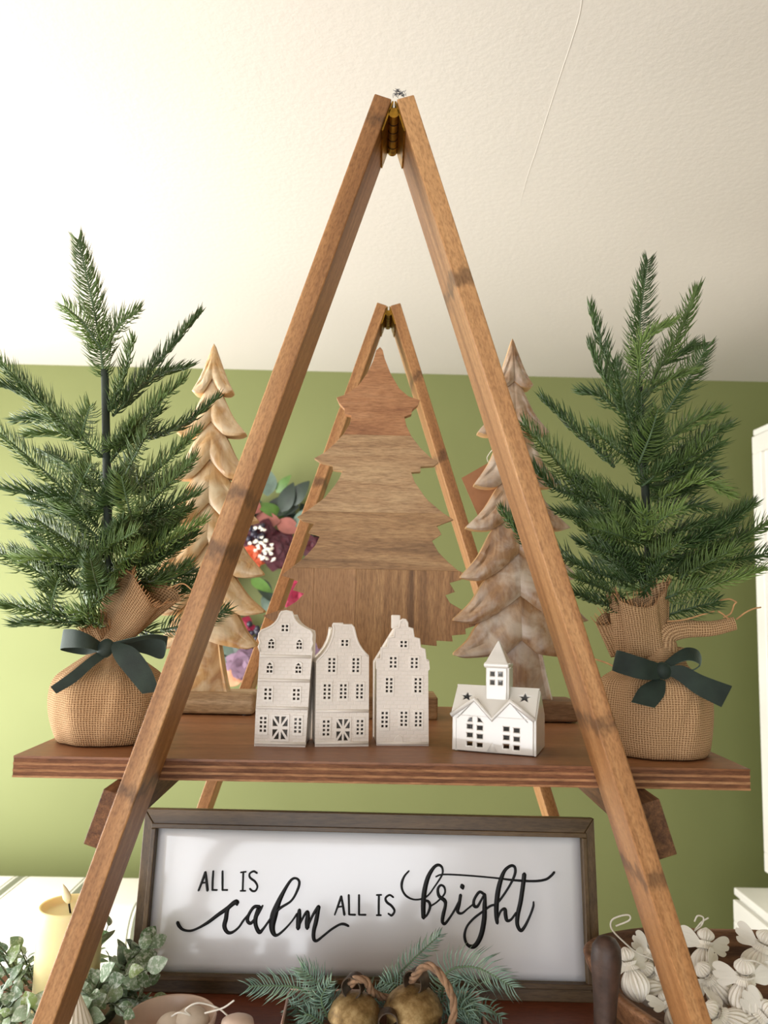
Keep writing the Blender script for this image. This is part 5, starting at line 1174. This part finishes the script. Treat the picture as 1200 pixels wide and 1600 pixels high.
for (u, v_, key, ang, s) in ((418, 775, 'wl_b', 1.6, .95), (440, 800, 'wl_a', 1.2, 1.1), (452, 790, 'wl_a', .9, 1.1), (456, 815, 'wl_b', .1, 1.0), (408, 800, 'wl_p', 2.6, .9), (432, 815, 'wl_p', -.4, .9), (432, 770, 'wl_c', .9, .8), (392, 905, 'wl_c', -.5, .9), (405, 905, 'wl_a', -1.0, .9), (425, 925, 'wl_b', -1.9, .7), (402, 985, 'wl_c', 0, .8), (490, 1020, 'wl_b', -1.2, .8), (485, 860, 'wl_c', .6, .7)):
    put(WLF[key], 'leaf', wr, at(u, v_, YW - .05) , (math.cos(ang), -.25, math.sin(ang)), (.1, -1, .3), s)
pet = {k: leaf_data('petal', .040, .022, M[k], round_=1.2, curl=.35) for k in ('burg', 'orange', 'magenta', 'mauve', 'peach', 'wfl')}
def flower(u, v_, key, R_, n):
    c = at(u, v_, YW - .06)
    for k in range(n):
        t = k / n; a = k * 2.399; tilt = .25 + 1.0 * t
        dv = Vector((math.cos(a) * tilt, -1.25 + tilt * .8, math.sin(a) * tilt)); put(pet[key], 'petal', wr, c + np.array([math.cos(a), 0, math.sin(a)]) * R_ * .12 * t, dv, Vector((math.cos(a) * -.8, -.7, math.sin(a) * -.8)), R_ / .040 * (.6 + .5 * t))
for (u, v_, key, R_, n) in ((432, 862, 'burg', .062, 20), (396, 868, 'orange', .05, 16), (412, 832, 'burg', .045, 14), (444, 850, 'burg', .045, 14), (466, 932, 'magenta', .055, 16), (381, 984, 'magenta', .04, 12), (380, 1038, 'mauve', .06, 14), (372, 1052, 'peach', .045, 10), (388, 1050, 'peach', .035, 9), (484, 1010, 'mauve', .05, 12), (372, 812, 'peach', .05, 12), (486, 852, 'burg', .04, 10), (390, 842, 'burg', .045, 12), (352, 905, 'burg', .05, 12)):
    flower(u, v_, key, R_, n)
for k in range(34):
    p = at(410 + rnd.gauss(0, 9), 853 + rnd.gauss(0, 12), YW - .115 - rnd.uniform(0, .015)); put(pet['wfl'], 'blossom', wr, p, (rnd.uniform(-1, 1), -.6, rnd.uniform(-1, 1)), (0, -1, .3), .30)
bd = MB(); bd.ell((0, 0, 0), (.012, .012, .012), 12, 8); bo_ = bd.build('berry', M['berry'], None, smooth=True); bdata = bo_.data; bpy.data.objects.remove(bo_)
for k in range(26):
    u, v_ = (404 + rnd.gauss(0, 9), 834 + rnd.gauss(0, 7)) if k < 12 else (394 + rnd.gauss(0, 8), 990 + rnd.gauss(0, 8))
    put(bdata, 'berry', wr, at(u, v_, YW - .10), (1, 0, 0), (0, 0, 1), rnd.uniform(.6, 1))
# ------------------------------------------------------------------ striped sofa by the wall
sf = NT('striped_linen'); tc = sf.n('ShaderNodeTexCoord').outputs['Object']; sx = sf.n('ShaderNodeSeparateXYZ', {0: tc}).outputs[0]
ph = sf.math('FRACT', sf.math('DIVIDE', sx, .215))
def band(c, w): return sf.math('LESS_THAN', sf.math('ABSOLUTE', sf.math('SUBTRACT', ph, c)), w)
st = sf.math('MAXIMUM', sf.math('MAXIMUM', band(.5, .055), band(.405, .012)), band(.595, .012))
wv = sf.noise(sf.coords(), 500, 2)
sf.set(Base_Color=sf.mix(sf.math('MULTIPLY', st, .95), lin((226, 221, 210)), lin((104, 108, 84))), Roughness=.9); sf.bump(wv, .2, .001)
zt = at(100, 1400, 2.45)[2]
so = thing('striped_sofa', 'white sofa with olive stripes against the green wall', 'sofa', (-.95, 2.5, 0))
def cushion(name, lo, hi, r, parent):
    mb = MB(); mb.box(lo, hi); o = mb.build(name, sf.mat, parent, smooth=True); b = bev(o, r, 6); return o
cushion('backrest', (-1.62, 2.32, .36), (-.42, 2.68, zt), .085, so)
cushion('seat', (-1.62, 1.80, .18), (-.42, 2.40, .44), .06, so)
cushion('armrest', (-.44, 1.80, .10), (-.30, 2.68, .60), .05, so); cushion('armrest', (-1.76, 1.80, .10), (-1.60, 2.68, .60), .05, so)
for xx in (-1.6, -.45):
    for yy in (1.9, 2.6): mb = MB(); mb.lathe([(.02, 0), (.028, .19)], 14, (xx, yy, 0)); mb.build('foot', M['frame'], so, smooth=True)
# ------------------------------------------------------------------ white painted dresser along the right wall
YD = 2.50
hx = at(1176, 672, YD)[0]; hz = at(1176, 672, YD)[2]; bx_ = at(1146, 1386, YD)[0]; bz = at(1146, 1386, YD)[2]
dr = thing('dresser', 'tall white painted dresser at the right edge of the room', 'dresser', ((bx_ + XR) / 2, 1.75, 0))
Y0 = .95
def dbox(name, lo, hi, b=.003): mb = MB(); mb.box(lo, hi); o = mb.build(name, M['white_paint'], dr); bev(o, b, 2); return o
dbox('base_cabinet', (bx_ + .012, Y0, .0), (XR - .012, YD - .012, bz - .022)); dbox('worktop', (bx_, Y0 - .01, bz - .0215), (XR - .010, YD, bz), .004)
dbox('hutch', (hx + .010, Y0, bz + .001), (XR - .012, YD - .006, hz - .02)); dbox('cornice', (hx, Y0 - .005, hz - .0195), (XR - .010, YD, hz), .004)
def framed(name, xf, y0, y1, z0, z1, fw):
    """panel door facing -x"""
    o = dbox(name, (xf - .006, y0 + fw * .5, z0 + fw * .5), (xf, y1 - fw * .5, z1 - fw * .5), .001)
    for (a, b, c_, d_) in ((y0, y1, z0, z0 + fw), (y0, y1, z1 - fw, z1), (y0, y0 + fw, z0 + fw, z1 - fw), (y1 - fw, y1, z0 + fw, z1 - fw)):
        mb = MB(); mb.box((xf - .020, a, c_), (xf, b, d_)); bev(mb.build('door_rail', M['white_paint'], o), .003, 2)
    mb = MB(); mb.ell((xf - .032, y0 + fw * .5, (z0 + z1) / 2), (.013, .013, .013), 16, 10); mb.build('knob', M['brass'], o, smooth=True)
for k in range(3):
    y1 = YD - .012 - k * .515; framed('door', bx_ + .012, y1 - .51, y1, .10, bz - .03, .06); framed('door', hx + .010, y1 - .51, y1, bz + .05, hz - .025, .055)
